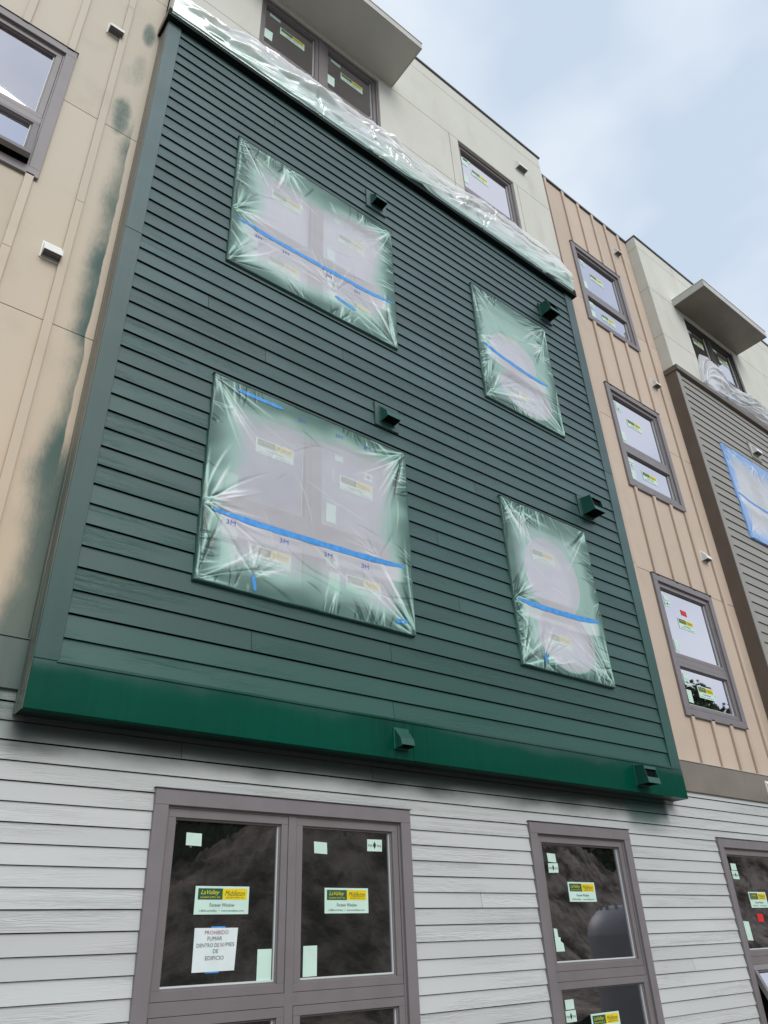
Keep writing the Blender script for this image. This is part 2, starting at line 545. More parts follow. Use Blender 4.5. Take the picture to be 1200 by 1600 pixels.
g = G('gravel_ground')
c1 = g.mix(g.noise(s=30, detail=6), (0.22, 0.20, 0.175), (0.38, 0.35, 0.31))
c1 = g.mix(g.ss(g.noise(s=0.25, detail=4), 0.4, 0.7), c1, (0.22, 0.19, 0.16))
g_ground = g.done(g.bsdf(c1, 0.95, 0.2, 0, g.bump(g.noise(s=25, detail=6), 0.8, 0.02)))
heightfield('ground', -400, 400, -600, 200, 3, 3, lambda X, Y: X * 0, g_ground, 'structure')
g = G('dug_earth')
c1 = g.mix(g.ss(g.noise(s=0.9, detail=8, rough=0.65), 0.34, 0.68), (0.06, 0.048, 0.038), (0.42, 0.35, 0.28))
g_earth = g.done(g.bsdf(c1, 1.0, 0.1, 0, g.bump(g.noise(s=3.5, detail=8, rough=0.7), 1.0, 0.25)))
def mound(X, Y):
    z = 5.5 * np.exp(-((X - 12.5) / 5.0) ** 2 / 1.6 - ((Y + 10.5) / 3.3) ** 2 / 1.6)
    z += (5.2 + 0.7 * np.sin(X * 0.33)) * sst(X, 11.0, 17.0) * np.exp(-((Y + 14.0) / 3.6) ** 2)
    r = np.zeros_like(X)
    for k in range(40):
        a, b, ph, am = rng.uniform(-1, 1), rng.uniform(-1, 1), rng.uniform(0, 6.28), 1.0
        fq = 0.6 * 1.14 ** k
        r += np.sin((a * X + b * Y) * fq + ph) * 0.16 / (1 + 0.28 * k)
    return np.maximum(z * (1 + 0.25 * r) + 0.25 * r * (z > 0.15) - 0.12, -0.3)
md = heightfield('earth_mound', -3, 75, -21, -3.5, 620, 170, mound, g_earth, 'structure')

# rubble at the foot of the mound
bm = bmesh.new()
for k in range(230):
    r_ = random.uniform(0.10, 0.42)
    mt = Matrix.Translation((random.uniform(4, 24), random.uniform(-7.6, -5.2), r_ * 0.4)) @ Matrix.Rotation(random.uniform(0, 6), 4, (random.random(), random.random(), random.random() + .1)) @ Matrix.Diagonal((r_ * random.uniform(0.8, 1.6), r_, r_ * random.uniform(0.6, 1.0), 1))
    res = bmesh.ops.create_icosphere(bm, subdivisions=1, radius=1, matrix=mt)
    for v in res['verts']:
        v.co += Vector((random.uniform(-.25, .25), random.uniform(-.25, .25), random.uniform(-.25, .25))) * r_
me = bpy.data.meshes.new('rubble')
bm.to_mesh(me)
bm.free()
M['rock'] = plain('grey_brown_rock', (0.30, 0.27, 0.24), 0.9, 0.2, var=0.3)
me.materials.append(M['rock'])
o = bpy.data.objects.new('rubble', me)
COL.objects.link(o)
o['kind'] = 'stuff'
o['label'] = 'broken rocks lying at the foot of the earth mound'
o['category'] = 'rubble'

# trees beyond the mound (seen only mirrored in the glass)
M['bark'] = plain('bark', (0.07, 0.05, 0.035), 0.95, 0.1, var=0.25, vs=6)
g = G('leaves')
M['leaves'] = g.done(g.bsdf(g.mix(g.noise(s=0.9, detail=3), (0.018, 0.035, 0.012), (0.06, 0.085, 0.03)), 0.8, 0.2))
def tree(x, y, h, r, n, label):
    mb = MB()
    def limb(p, q, r0, r1):
        p, q = Vector(p), Vector(q)
        d = (q - p).normalized()
        a = d.orthogonal().normalized()
        b = d.cross(a)
        pts = []
        for c, rr in ((p, r0), (q, r1)):
            for k in range(6):
                t = k * math.pi / 3
                pts.append(c + (a * math.cos(t) + b * math.sin(t)) * rr)
        mb.poly(pts, [(k, (k + 1) % 6, (k + 1) % 6 + 6, k + 6) for k in range(6)], 'bark')
    limb((x, y, -0.2), (x + .2, y, h * 0.5), 0.28, 0.16)
    limb((x + .2, y, h * 0.5), (x, y, h * 0.92), 0.16, 0.03)
    cl = []
    for k in range(16):
        t = random.uniform(0.38, 0.97)
        a = random.uniform(0, 6.28)
        rr = r * (1.05 - abs(t - 0.55) * 1.5) * random.uniform(0.5, 1)
        c = (x + math.cos(a) * rr, y + math.sin(a) * rr, h * t)
        limb((x + .1, y, h * (t - 0.12)), c, 0.07, 0.02)
        cl.append((c, random.uniform(0.9, 1.7) * r / 4))
    root = empty('broadleaf_tree', (x, y, 0), label=label, category='tree', group='trees beyond the earth mound')
    mb.build('trunk', root)
    P = []
    for k in range(n):
        c, cr_ = random.choice(cl)
        v = Vector((random.gauss(0, 1), random.gauss(0, 1), random.gauss(0, 0.7)))
        v = v.normalized() * cr_ * random.random() ** 0.4
        P.append((c[0] + v.x, c[1] + v.y, c[2] + v.z))
    P = np.array(P)
    s = rng.uniform(0.08, 0.2, (n, 1)) * (r / 4)
    a = rng.normal(size=(n, 3)); a /= np.linalg.norm(a, axis=1, keepdims=True)
    b = np.cross(a, rng.normal(size=(n, 3))); b /= np.linalg.norm(b, axis=1, keepdims=True)
    V = np.concatenate([P - a * s, P + b * s * .7, P + a * s, P - b * s * .7], 1).reshape(-1, 3)
    me = bpy.data.meshes.new('crown')
    me.from_pydata(V.tolist(), [], [(4 * i, 4 * i + 1, 4 * i + 2, 4 * i + 3) for i in range(n)])
    me.materials.append(M['leaves'])
    o = bpy.data.objects.new('crown', me)
    COL.objects.link(o)
    o.parent = root
    o.matrix_parent_inverse = world_of(root).inverted()
tree(43.5, -13.5, 15.0, 4.6, 14000, 'tallest broadleaf tree, far to the right beyond the mound')
tree(6.0, -19.0, 7.5, 3.6, 3000, 'low broadleaf tree left of the earth mound')
tree(19.5, -21.5, 10.0, 4.2, 4000, 'broadleaf tree between the high and the low earth mound')
tree(28.0, -22.0, 11.0, 4.4, 4000, 'broadleaf tree behind the low earth mound')
tree(53.0, -20.0, 12.5, 4.6, 4000, 'broadleaf tree right of the tallest one')
tree(36.0, -20.0, 11.5, 4.0, 4000, 'broadleaf tree next to the tallest one')

nw_ = 52000
wx = rng.uniform(-12, 85, nw_)
wz = (8.6 + 1.6 * np.sin(wx * 0.41) + 1.1 * np.sin(wx * 1.13 + 1)) * rng.uniform(0, 1, nw_) ** 0.7
P = np.stack([wx, rng.uniform(-28, -24, nw_), wz], 1)
a = rng.normal(size=(nw_, 3)); a /= np.linalg.norm(a, axis=1, keepdims=True)
b = np.cross(a, rng.normal(size=(nw_, 3))); b /= np.linalg.norm(b, axis=1, keepdims=True)
sz = rng.uniform(0.18, 0.5, (nw_, 1))
V = np.concatenate([P - a * sz, P + b * sz * .7, P + a * sz, P - b * sz * .7], 1).reshape(-1, 3)
me = bpy.data.meshes.new('woodland')
me.from_pydata(V.tolist(), [], [(4 * i, 4 * i + 1, 4 * i + 2, 4 * i + 3) for i in range(nw_)])
me.materials.append(M['leaves'])
o = bpy.data.objects.new('woodland', me)
COL.objects.link(o)
o['kind'] = 'stuff'
o['label'] = 'dark belt of woodland beyond the earth mound'
o['category'] = 'woodland'

# upright propane tank, mirrored in the narrow ground-floor window
bm = bmesh.new()
prof = [(0.0, 2.26), (0.10, 2.255), (0.22, 2.23), (0.36, 2.17), (0.47, 2.08), (0.54, 1.98), (0.57, 1.88), (0.575, 1.80), (0.575, 1.785), (0.57, 1.775), (0.57, 0.16), (0.50, 0.08), (0.50, 0.0)]
rings = []
for r_, z_ in prof:
    rings.append([bm.verts.new((r_ * math.cos(a * math.pi / 18), r_ * math.sin(a * math.pi / 18), z_)) for a in range(36)] if r_ > 0 else [bm.verts.new((0, 0, z_))])
for a in range(len(rings) - 1):
    A, B = rings[a], rings[a + 1]
    for k in range(36):
        if len(A) == 1:
            bm.faces.new((A[0], B[k], B[(k + 1) % 36]))
        else:
            bm.faces.new((A[k], B[k], B[(k + 1) % 36], A[(k + 1) % 36]))
me = bpy.data.meshes.new('tank_body')
for f in bm.faces:
    f.smooth = True
bm.to_mesh(me)
bm.free()
M['tank'] = plain('off_white_tank_paint', (0.17, 0.175, 0.185), 0.5, 0.5)
me.materials.append(M['tank'])
tk = empty('storage_tank', (12.62, -0.35, -0.12), label='upright off-white storage tank with a domed top on the gravel', category='tank')
o = bpy.data.objects.new('tank_body', me)
COL.objects.link(o)
o.parent = tk

mb = MB()
for a in (2.6, 3.1, 3.6):
    lx, ly = 12.62 + 0.30 * math.cos(a), -0.35 + 0.30 * math.sin(a)
    mb.box(lx - .03, lx + .03, ly - .012, ly + .012, 2.05, 2.13, 'louver_grey')
mb.build('lifting_lug', tk)
# ------------------------------------------------------------------ the building
B = empty('apartment_building', (5.0, 6.0, 0.0), label='four-storey apartment building under construction with a dark green projecting bay', category='building')

YG, YL, YB = 4.27, 4.43, 4.46       # faces: green bay, grey lap siding, beige panels
BX0, BX1, BZ0 = 0.935, 7.24, 2.78   # green bay
WIN = [1.81, 5.01]                  # window columns (outer trim left) wide / narrow
WW, WN, WH = 1.94, 1.355, 1.795
TOPS = [2.468, 5.557, 8.655]

mb = MB()
mb.box(-3.2, 16.24, 4.60, 13.0, 0.0, 13.1, 'core')
mb.box(BX0 + .03, BX1 - .03, 4.40, 4.62, BZ0 + .02, 13.1, 'core')
mb.box(9.99, 16.2, 4.40, 4.62, BZ0 + .02, 13.1, 'core')
mb.build('wall_core', B)

def cells(z0, z1, x0, x1, holes, inset):
    """rectangles of the strip left when the window holes are cut out"""
    xs = sorted({x0, x1} | {max(x0, min(x1, h[0] + inset)) for h in holes} | {max(x0, min(x1, h[1] - inset)) for h in holes})
    groups, cur = [], []
    for a, b in zip(xs, xs[1:]):
        if b - a < 1e-4:
            continue
        mid = (a + b) / 2
        segs = [(z0, z1)]
        for hx0, hx1, hz0, hz1 in holes:
            if hx0 + inset - 1e-6 < mid < hx1 - inset + 1e-6:
                out = []
                for s0, s1 in segs:
                    if hz1 - inset <= s0 or hz0 + inset >= s1:
                        out.append((s0, s1))
                        continue
                    if hz0 + inset > s0 + .004:
                        out.append((s0, hz0 + inset))
                    if hz1 - inset < s1 - .004:
                        out.append((hz1 - inset, s1))
                segs = out
        if segs:
            cur += [(a, b, s0, s1) for s0, s1 in segs]
        else:
            if cur:
                groups.append(cur)
            cur = []
    if cur:
        groups.append(cur)
    return groups

def lap_rows(zs, expo, x0, x1, yf, holes, mat, seams=None, thick=0.0045, ztop=None, lean=0.0155, slot=0.0048):
    for k, z0 in enumerate(zs):
        zt = z0 + expo - slot
        if ztop:
            zt = min(zt, ztop)
        def yat(z):
            return yf - lean + lean * (z - z0) / expo
        sx = [x0] + sorted(seams.get(k, []) if seams else []) + [x1]
        wob = random.uniform(-0.0012, 0.0012)
        for a, b in zip(sx, sx[1:]):
            for grp in cells(z0, zt, a + 0.0018, b - 0.0018, holes, 0.03):
                mb = MB()
                for (p, q, s0, s1) in grp:
                    prof = [(yat(s0) , s0 + wob), (yat(s1), s1 + wob), (yat(s1) + thick, s1 + wob), (yat(s0) + thick, s0 + wob)]
                    mb.prism(prof, p, q, mat)
                w0, w1 = random.uniform(-.0014, .0014), random.uniform(-.0014, .0014)
                mb.v = [(a_, b_, c_ + w0 + (w1 - w0) * (a_ - x0) / (x1 - x0)) for a_, b_, c_ in mb.v]
                mb.build('siding_board', B)

# green bay: lap boards
gz = [3.061 + 0.1504 * k for k in range(45)]
gh = []
for t in TOPS[1:]:
    gh.append((WIN[0], WIN[0] + WW, t - WH, t))
    gh.append((WIN[1], WIN[1] + WN, t - WH, t))
seams = {0: [3.50], 2: [2.28], 3: [3.50], 16: [4.68], 19: [2.26], 20: [4.665], 21: [1.70], 22: [3.07], 38: [5.12], 7: [4.3], 11: [4.1], 27: [4.4], 31: [4.62], 34: [2.9], 41: [2.2, 6.0]}
lap_rows(gz, 0.1504, BX0 + .10, BX1 - .13, YG, gh, 'green', seams, ztop=9.81)

# green corner boards, bottom band, soffit, returns, cap
def part(name, boxes, bevel=0.0, label=None, parent=None):
    mb = MB()
    for b in boxes:
        mb.box(*b)
    return mb.build(name, parent or B, bevel, label)
part('corner_board', [(BX0, 1.072, YG - .022, YG + .012, 3.062, 6.655, 'green_trim')], 0.002, 'lower green corner board at the left edge of the bay')
part('corner_board', [(BX0, 1.072, YG - .022, YG + .012, 6.659, 9.80, 'green_trim')], 0.002, 'upper green corner board at the left edge of the bay')
part('corner_board', [(7.075, BX1, YG - .022, YG + .012, 3.062, 6.655, 'green_trim')], 0.002, 'lower green corner board at the right edge of the bay')
part('corner_board', [(7.075, BX1, YG - .022, YG + .012, 6.659, 9.80, 'green_trim')], 0.002, 'upper green corner board at the right edge of the bay')
part('fascia_board', [(BX0, 3.66, YG - .026, YG + .012, BZ0, 3.058, 'green_trim')], 0.002, 'left length of the glossy deep green band under the bay')
part('fascia_board', [(3.662, BX1, YG - .026, YG + .012, BZ0, 3.058, 'green_trim')], 0.002, 'right length of the glossy deep green band under the bay')
part('drip_flashing', [(1.06, 7.09, YG - .033, YG, 3.060, 3.068, 'green_trim'), (1.06, 7.09, YG - .034, YG - .030, 3.052, 3.0605, 'green_trim')])
part('soffit_panel', [(BX0 + .01, BX1 - .01, YG - .015, YL + .06, BZ0 + .003, BZ0 + .02, 'soffit')])
mb = MB()
mb.box(BX0 - .0035, BX0 + .0005, YG - .012, YB + .03, BZ0 - .002, 9.80, 'return_metal')
mb.box(BX0 - .008, BX0 - .003, YG + .13, YB + .03, BZ0 - .002, 9.80, 'return_metal')
mb.build('return_flashing', B)
part('return_flashing', [(BX1 - .003, BX1 + .003, YG - .01, YB + .03, BZ0, 9.80, 'green_trim')])
part('cap_flashing', [(BX0 - .035, BX1 + .05, YG - .078, YB + .02, 9.806, 9.825, 'green_dark'), (BX0 - .035, BX1 + .05, YG - .081, YG - .076, 9.80, 9.93, 'green_dark'),
                      (BX0 - .037, BX0 - .030, YG - .06, YB + .02, 9.80, 9.93, 'taupe_dark'), (BX0 - .03, BX1 + .05, YG - .076, YB + .02, 9.92, 9.935, 'stucco')])

# pale grey lap siding at ground level
lz = [2.446 - 0.1013 * k for k in range(23, -1, -1)] + [2.5475, 2.6505, 2.7525, 2.855]
lh = [(1.79, 3.725, 0.673, 2.468), (5.01, 6.365, 0.673, 2.468), (7.885, 9.24, 0.673, 2.468)]
lseams = {25: [1.93, 3.405], 20: [0.6], 17: [4.4], 26: [7.18], 12: [7.0], 9: [0.9]}
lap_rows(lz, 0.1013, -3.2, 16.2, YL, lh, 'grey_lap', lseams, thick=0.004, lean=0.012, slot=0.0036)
part('band_board', [(-3.2, 0.930, YL - .032, YB + .03, 2.915, 3.205, 'taupe_band')], 0.002, 'taupe band board left of the green bay, stained green')
part('band_board', [(BX1 + .02, 9.93, YL - .032, YB + .03, 2.905, 3.215, 'taupe')], 0.002, 'clean taupe band board right of the green bay')
part('drip_flashing', [(-3.2, 0.929, YL - .040, YB, 3.207, 3.214, 'beige')])
part('drip_flashing', [(BX1 + .02, 9.93, YL - .040, YB, 3.217, 3.224, 'canopy')])

# beige panels and battens
bh = [(-1.083, 0.272, 8.69 - WH, 8.69)]
rh = [(7.935, 9.29, t - WH, t) for t in (5.557, 8.67, 11.76)]
def panels(xcuts, zcuts, holes):
    for a, b in zip(xcuts, xcuts[1:]):
        for c, d in zip(zcuts, zcuts[1:]):
            for grp in cells(c + .004, d - .004, a, b, holes, 0.03):
                lone = len({(p, q) for p, q, _, _ in grp}) == 1
                for sub in ([[t] for t in grp] if lone else [grp]):
                    mb = MB()
                    for p, q, s0, s1 in sub:
                        mb.box(p, q, YB, YB + .012, s0, s1, 'beige')
                    mb.build('wall_panel', B)
panels([-3.2, -2.15, -0.94, 0.209, 0.935], [3.214, 5.575, 8.015, 10.42, 13.15], bh)
panels([BX1 + .02, 8.05, 8.88, 9.665, 9.945], [3.224, 5.571, 8.00, 10.40, 13.15], rh)
def batten(x0, segs, mat='beige'):
    for s0, s1 in segs:
        part('batten', [(x0, x0 + .062, YB - .030, YB - .005, s0, s1, mat)], 0.0015)
for x0, hid in ((0.567, 0), (0.179, 1), (-0.209, 1), (-0.6, 1), (-1.0, 1)):
    if hid:
        batten(x0, [(3.214, 6.08), (6.083, 8.69 - WH + .02), (8.675, 13.15)])
    else:
        batten(x0, [(3.214, 6.885), (6.888, 9.93), (9.933, 13.15)])
for k, x0 in enumerate((7.555, 8.03, 8.455, 8.86, 9.235, 9.635)):
    if 1 <= k <= 4:
        batten(x0, [(3.224, 5.557 - WH + .02), (5.54, 8.67 - WH + .02), (8.65, 11.76 - WH + .02), (11.745, 13.15)])
    else:
        batten(x0, [(3.224, 5.59), (5.593, 13.15)])
part('roof_flashing', [(BX1 + .05, 9.96, YB - .03, YB + .4, 13.15, 13.19, 'cap_metal')])
part('roof_flashing', [(-3.2, 0.91, YB - .03, YB + .4, 13.15, 13.19, 'cap_metal')])

# stucco blocks of the top storey
def stucco(x0, x1, wins, xcuts, zj=(9.93, 10.66, 11.81, 12.89, 13.17), side=False):
    y0 = YG + .002
    for c, d in zip(zj, zj[1:]):
        full = c > 11.7
        cuts = [x0, x1] if full else sorted([x0, x1] + xcuts)
        for a, b in zip(cuts, cuts[1:]):
            for grp in cells(c + .005, d - .005, a + (.005 if a > x0 else 0), b - (.005 if b < x1 else 0), wins, 0.0):
                mb = MB()
                for p, q, s0, s1 in grp:
                    mb.box(p, q, y0, y0 + .13, s0, s1, 'stucco')
                mb.build('stucco_panel', B)
    mb = MB()
    mb.box(x0 + .01, x1 - .01, y0 + .008, y0 + .02, zj[0], zj[1] + .3, 'stucco') if False else None
    mb.box(x0 + .012, x1 - .012, y0 + .10, y0 + .16, zj[0], zj[-1] - .01, 'core')
    mb.build('stucco_backing', B)
SW = [(1.937, 3.723, 10.06, 11.765), (5.195, 6.375, 10.06, 11.80)]
stucco(BX0, BX1, SW, [5.02, 6.465])
FX = 9.96
SWF = [(a + 9.06, b + 9.06, c, 11.70) for a, b, c, d in SW]
stucco(FX, FX + 6.3, SWF, [14.08])
# joint backing so the control joints read as shallow grooves
part('control_joint', [(BX0 + .01, SW[0][0], YG + .010, YG + .05, z - .006, z + .006, 'louver_grey') for z in (10.66, 11.81, 12.89)] +
     [(BX0 + .01, BX1 - .01, YG + .010, YG + .05, 12.884, 12.896, 'louver_grey')])
part('control_joint', [(FX - .0, FX + .16, YG + .2, YB - .0, z - .005, z + .005, 'louver_grey') for z in (10.66, 11.81, 12.89)])
for a in (BX0 - .012, FX - .012):
    part('roof_flashing', [(a, a + 6.34, YG - .022, YG + .45, 13.17, 13.20, 'cap_metal')])

# window canopies
def canopy(x0, x1, z0, th, dpt, under):
    y1 = YG
    mb = MB()
    mb.box(x0 + .012, x1 - .012, y1 - dpt + .012, y1 + .01, z0 + .006, z0 + th - .01, under)
    mb.build('canopy', B, 0.002, None)
    mb = MB()
    mb.box(x0, x1, y1 - dpt, y1 - dpt + .011, z0, z0 + th, 'canopy')
    mb.box(x0, x0 + .011, y1 - dpt + .012, y1, z0, z0 + th, 'canopy')
    mb.box(x1 - .011, x1, y1 - dpt + .012, y1, z0, z0 + th, 'canopy')
    mb.box(x0 - .008, x1 + .008, y1 - dpt - .010, y1, z0 + th + .001, z0 + th + .012, 'white_vent')
    mb.build('canopy_fascia', B, 0.0015)
canopy(1.69, 3.97, 11.852, 0.125, 0.635, 'canopy')
canopy(10.73, 13.01, 11.79, 0.15, 0.635, 'taupe')

# ------------------------------------------------------------------ windows
def frame_boxes(mb, x0, x1, z0, z1, w, y0, y1, mat, wb=None, mitre=False):
    wb = w if wb is None else wb
    mb.box(x0, x1, y0, y1, z1 - w, z1, mat)
    mb.box(x0, x1, y0, y1, z0, z0 + wb, mat)
    mb.box(x0, x0 + w, y0 + .0004, y1, z0 + wb, z1 - w, mat)
    mb.box(x1 - w, x1, y0 + .0004, y1, z0 + wb, z1 - w, mat)

def sash(win, x0, x1, z0, z1, yg, mat='sash', name='sash', w=None, ang=0.0):
    """one sash: profiled frame + bead + pane; x0.. are the outer edges"""
    w = w or 0.048
    objs = []
    mb = MB()
    frame_boxes(mb, x0, x1, z0, z1, w, yg - .036, yg + .012, mat)
    # stepped inner profile
    frame_boxes(mb, x0 + w - .002, x1 - w + .002, z0 + w - .002, z1 - w + .002, .012, yg - .020, yg + .010, mat)
    objs.append(mb.build(name, win, 0.0016))
    a, b, c, d = x0 + w + .010, x1 - w - .010, z0 + w + .010, z1 - w - .010
    mb = MB()
    mb.box(a, b, yg - .010, yg + .004, c, c + .009, 'spacer')
    mb.box(b - .006, b, yg - .010, yg + .004, c + .009, d, 'spacer')
    objs.append(mb.build('glazing_bead', win))
    mb = MB()
    mb.box(a - .004, b + .004, yg, yg + .006, c - .004, d + .004, 'glass')
    objs.append(mb.build('pane', win))
    if ang:
        piv = Matrix.Translation((0, yg - .03, z1))
        rot = piv @ Matrix.Rotation(-ang, 4, 'X') @ piv.inverted()
        for o in objs:
            o.data.transform(rot)
    return (a, b, c, d, yg)

def brand(win, x0, z0, yg, w=0.352, h=0.147, tilt=0.0):
    mb = MB()
    y = yg - .003
    mb.quad(x0, x0 + w, y, z0, z0 + h, 'paper')
    mb.quad(x0 + w * .05, x0 + w * .50, y - .0008, z0 + h * .52, z0 + h * .92, 'lab_green')
    mb.quad(x0 + w * .50, x0 + w * .96, y - .0008, z0 + h * .52, z0 + h * .92, 'lab_yellow')
    add_text(mb, 'LaValley', x0 + w * .27, y - .0014, z0 + h * .76, w * .34, h * .20, 'lab_yellow', 0.35)
    add_text(mb, 'BUILDING SUPPLY, INC', x0 + w * .28, y - .0014, z0 + h * .60, w * .36, h * .07, 'lab_yellow')
    add_text(mb, 'Middleton', x0 + w * .73, y - .0014, z0 + h * .75, w * .38, h * .20, 'ink', 0.35)
    add_text(mb, 'BUILDING SUPPLY, INC', x0 + w * .74, y - .0014, z0 + h * .59, w * .34, h * .07, 'ink')
    add_text(mb, 'Forever Window', x0 + w * .5, y - .0014, z0 + h * .33, w * .46, h * .13, 'ink', 0.15)
    add_text(mb, '1-800-LaValley  •  www.lavalleys.com', x0 + w * .5, y - .0014, z0 + h * .12, w * .82, h * .09, 'ink')
    if tilt:
        pass
    return mb.build('sticker', win, label='wide supplier sticker with green and yellow print')

def patch(win, x0, x1, z0, z1, yg, mark=False, mat='paper', red=False):
    mb = MB()
    y = yg - .003
    k = random.uniform(-.006, .006)
    mb.poly([(x0, y, z0), (x1, y, z0 + k), (x1 + k, y, z1), (x0 + k, y, z1 - k)], [(0, 1, 2, 3)], 'red_label' if red else mat)
    if mark:
        cx, cz = (x0 + x1) / 2, (z0 + z1) / 2
        w, h = x1 - x0, z1 - z0
        add_text(mb, 'MA', cx - w * .29, y - .0008, cz - h * .03, w * .30, h * .22, 'ink')
        add_text(mb, 'IN', cx + w * .30, y - .0008, cz - h * .03, w * .24, h * .22, 'ink')
        r_ = h * .30
        mb.poly([(cx, y - .0008, cz - r_), (cx + r_ * .62, y - .0008, cz), (cx, y - .0008, cz + r_ * 1.1), (cx - r_ * .62, y - .0008, cz)], [(0, 1, 2, 3)], 'ink')
    return mb.build('sticker', win)

def torn(win, x0, z0, yg):
    mb = MB()
    y = yg - .003
    P = [(0, 0), (.10, 0), (.095, .055), (.065, .07), (.07, .095), (.045, .10), (.04, .155), (.0, .16)]
    mb.poly([(x0 + a, y, z0 + b) for a, b in P], [tuple(range(8))], 'paper')
    return mb.build('sticker', win, label='torn pale sticker')

def window(x0, T, wide, yt, trim='trim', casing=True, open_=0.0, pack='std', up_only=False, label=None, dark=False, wall_z0=None):
    """yt = face of the casing"""
    W = WW if wide else WN
    win = empty('window', (x0 + W / 2, yt + .05, T - WH), B)
    if label:
        win['label'] = label
    sm = 'sash_dark' if dark else 'sash'
    zb = T - WH
    if casing:
        mb = MB()
        frame_boxes(mb, x0, x0 + W, zb, T, 0.088, yt, yt + .055, trim)
        mb.build('casing', win, 0.002)
        mb = MB()
        mb.box(x0 - .008, x0 + W + .008, yt - .008, yt + .04, T + .001, T + .006, 'cap_metal')
        mb.build('head_flashing', win)
    a, b = x0 + .088, x0 + W - .088
    c, d = zb + .088, T - .086
    # frame lining the opening
    mb = MB()
    frame_boxes(mb, a - .004, b + .004, c - .004, d + .003, 0.018, yt + .024, yt + .12, sm)
    rail = T - 1.101
    mb.box(a + .014, b - .014, yt + .028, yt + .10, rail - .032, rail + .034, sm)
    mid = x0 + W / 2 - .012
    if wide:
        mb.box(mid - .03, mid + .03, yt + .026, yt + .10, c + .014, d - .014, sm)
    mb.build('frame', win, 0.0018)
    mb = MB()
    mb.box(a + .005, b - .005, yt + .101, yt + .118, c + .005, d - .005, 'void')
    mb.build('blind_back', win)
    yg = yt + .066
    bays = [(a + .016, mid - .032), (mid + .032, b - .016)] if wide else [(a + .016, b - .016)]
    res = []
    for i, (p, q) in enumerate(bays):
        res.append(sash(win, p, q, rail + .036, d - .015, yg, sm))
        o_ = open_ if not wide or i == 0 else 0
        sash(win, p, q, c + .015, rail - .034, yg - .006, sm, ang=o_)
    if pack == 'none':
        return win
    yl = yg - .006
    if pack == 'g1':
        patch(win, 2.032, 2.132, 2.174, 2.241, yg)
        brand(win, 2.118, 1.812, yg)
        patch(win, 2.546, 2.642, 1.466, 1.628, yg)
        patch(win, 2.939, 3.042, 2.162, 2.229, yg)
        patch(win, 3.375, 3.505, 2.189, 2.267, yg, True)
        brand(win, 3.022, 1.812, yg)
        patch(win, 2.864, 2.966, 1.474, 1.637, yg)
        return win
    if not wide:
        patch(win, x0 + .245, x0 + .348, T - .292, T - .230, yg)
        patch(win, x0 + .236, x0 + .358, T - .375, T - .300, yg, True)
        if pack == 'b3':
            brand(win, x0 + .45, T - .63, yg)
            patch(win, x0 + .575, x0 + .70, T - .425, T - .36, yg, red=True)
            patch(win, x0 + .23, x0 + .31, T - .97, T - .82, yg)
            xs = 0.025
        elif pack == 'g3':
            brand(win, x0 + .455, T - .64, yg)
            patch(win, x0 + .515, x0 + .635, T - .77, T - .695, yg, red=True)
            patch(win, x0 + .22, x0 + .325, T - .925, T - .763, yg)
            return win
        else:
            brand(win, x0 + .45, T - .586, yg)
            if pack == 'g2':
                torn(win, x0 + .20, T - .933, yg)
            else:
                patch(win, x0 + .20, x0 + .30, T - .93, T - .77, yg)
            xs = 0.0
        if not open_:
            patch(win, x0 + .21 + xs, x0 + .312 + xs, T - 1.312, T - 1.249, yl)
            patch(win, x0 + .20 + xs, x0 + .32 + xs, T - 1.392, T - 1.318, yl, True)
            patch(win, x0 + .20 + xs, x0 + .30 + xs, T - 1.60, T - 1.45, yl)
            brand(win, x0 + .49, T - 1.505, yl)
    else:
        patch(win, x0 + .20, x0 + .32, T - .33, T - .25, yg, True)
        brand(win, x0 + .43, T - .545, yg)
        patch(win, x0 + .20, x0 + .30, T - .98, T - .82, yg)
        patch(win, x0 + 1.19, x0 + 1.28, T - .33, T - .26, yg)
        patch(win, x0 + 1.50, x0 + 1.60, T - .41, T - .33, yg, True)
        brand(win, x0 + 1.24, T - .60, yg)
        patch(win, x0 + 1.10, x0 + 1.20, T - .96, T - .78, yg)
        patch(win, x0 + .20, x0 + .32, T - 1.38, T - 1.24, yl)
        brand(win, x0 + .43, T - 1.515, yl)
        patch(win, x0 + .20, x0 + .32, T - 1.62, T - 1.42, yl)
        patch(win, x0 + 1.10, x0 + 1.22, T - 1.36, T - 1.22, yl, True)
        patch(win, x0 + 1.12, x0 + 1.23, T - 1.60, T - 1.40, yl)
        brand(win, x0 + 1.29, T - 1.53, yl)
    return win

# ground floor
window(1.788, 2.468, True, YL - .03, pack='g1', label='wide ground-floor window with the no-smoking paper taped inside')
window(5.008, 2.468, False, YL - .03, pack='g2', label='narrow ground-floor window mirroring a domed tank')
window(7.882, 2.471, False, YL - .03, pack='g3', open_=math.radians(24), label='ground-floor window at the right edge with its lower sash pushed open')
# behind the plastic on the bay
for T in TOPS[1:]:
    window(WIN[0], T, True, YG - .03, trim='green_trim')
    window(WIN[1], T, False, YG - .03, trim='green_trim')
# beige wall, right
window(7.935, 5.557, False, YB - .03, pack='b3', label='lowest of the three stacked windows in the beige wall')
window(7.935, 8.67, False, YB - .03, label='middle one of the three stacked windows in the beige wall')
window(7.935, 11.76, False, YB - .03, label='topmost of the three stacked windows in the beige wall')
# beige wall, left
window(-1.083, 8.69, False, YB - .03, pack='none', open_=math.radians(12), label='window in the left beige wall with its lower sash tilted open')
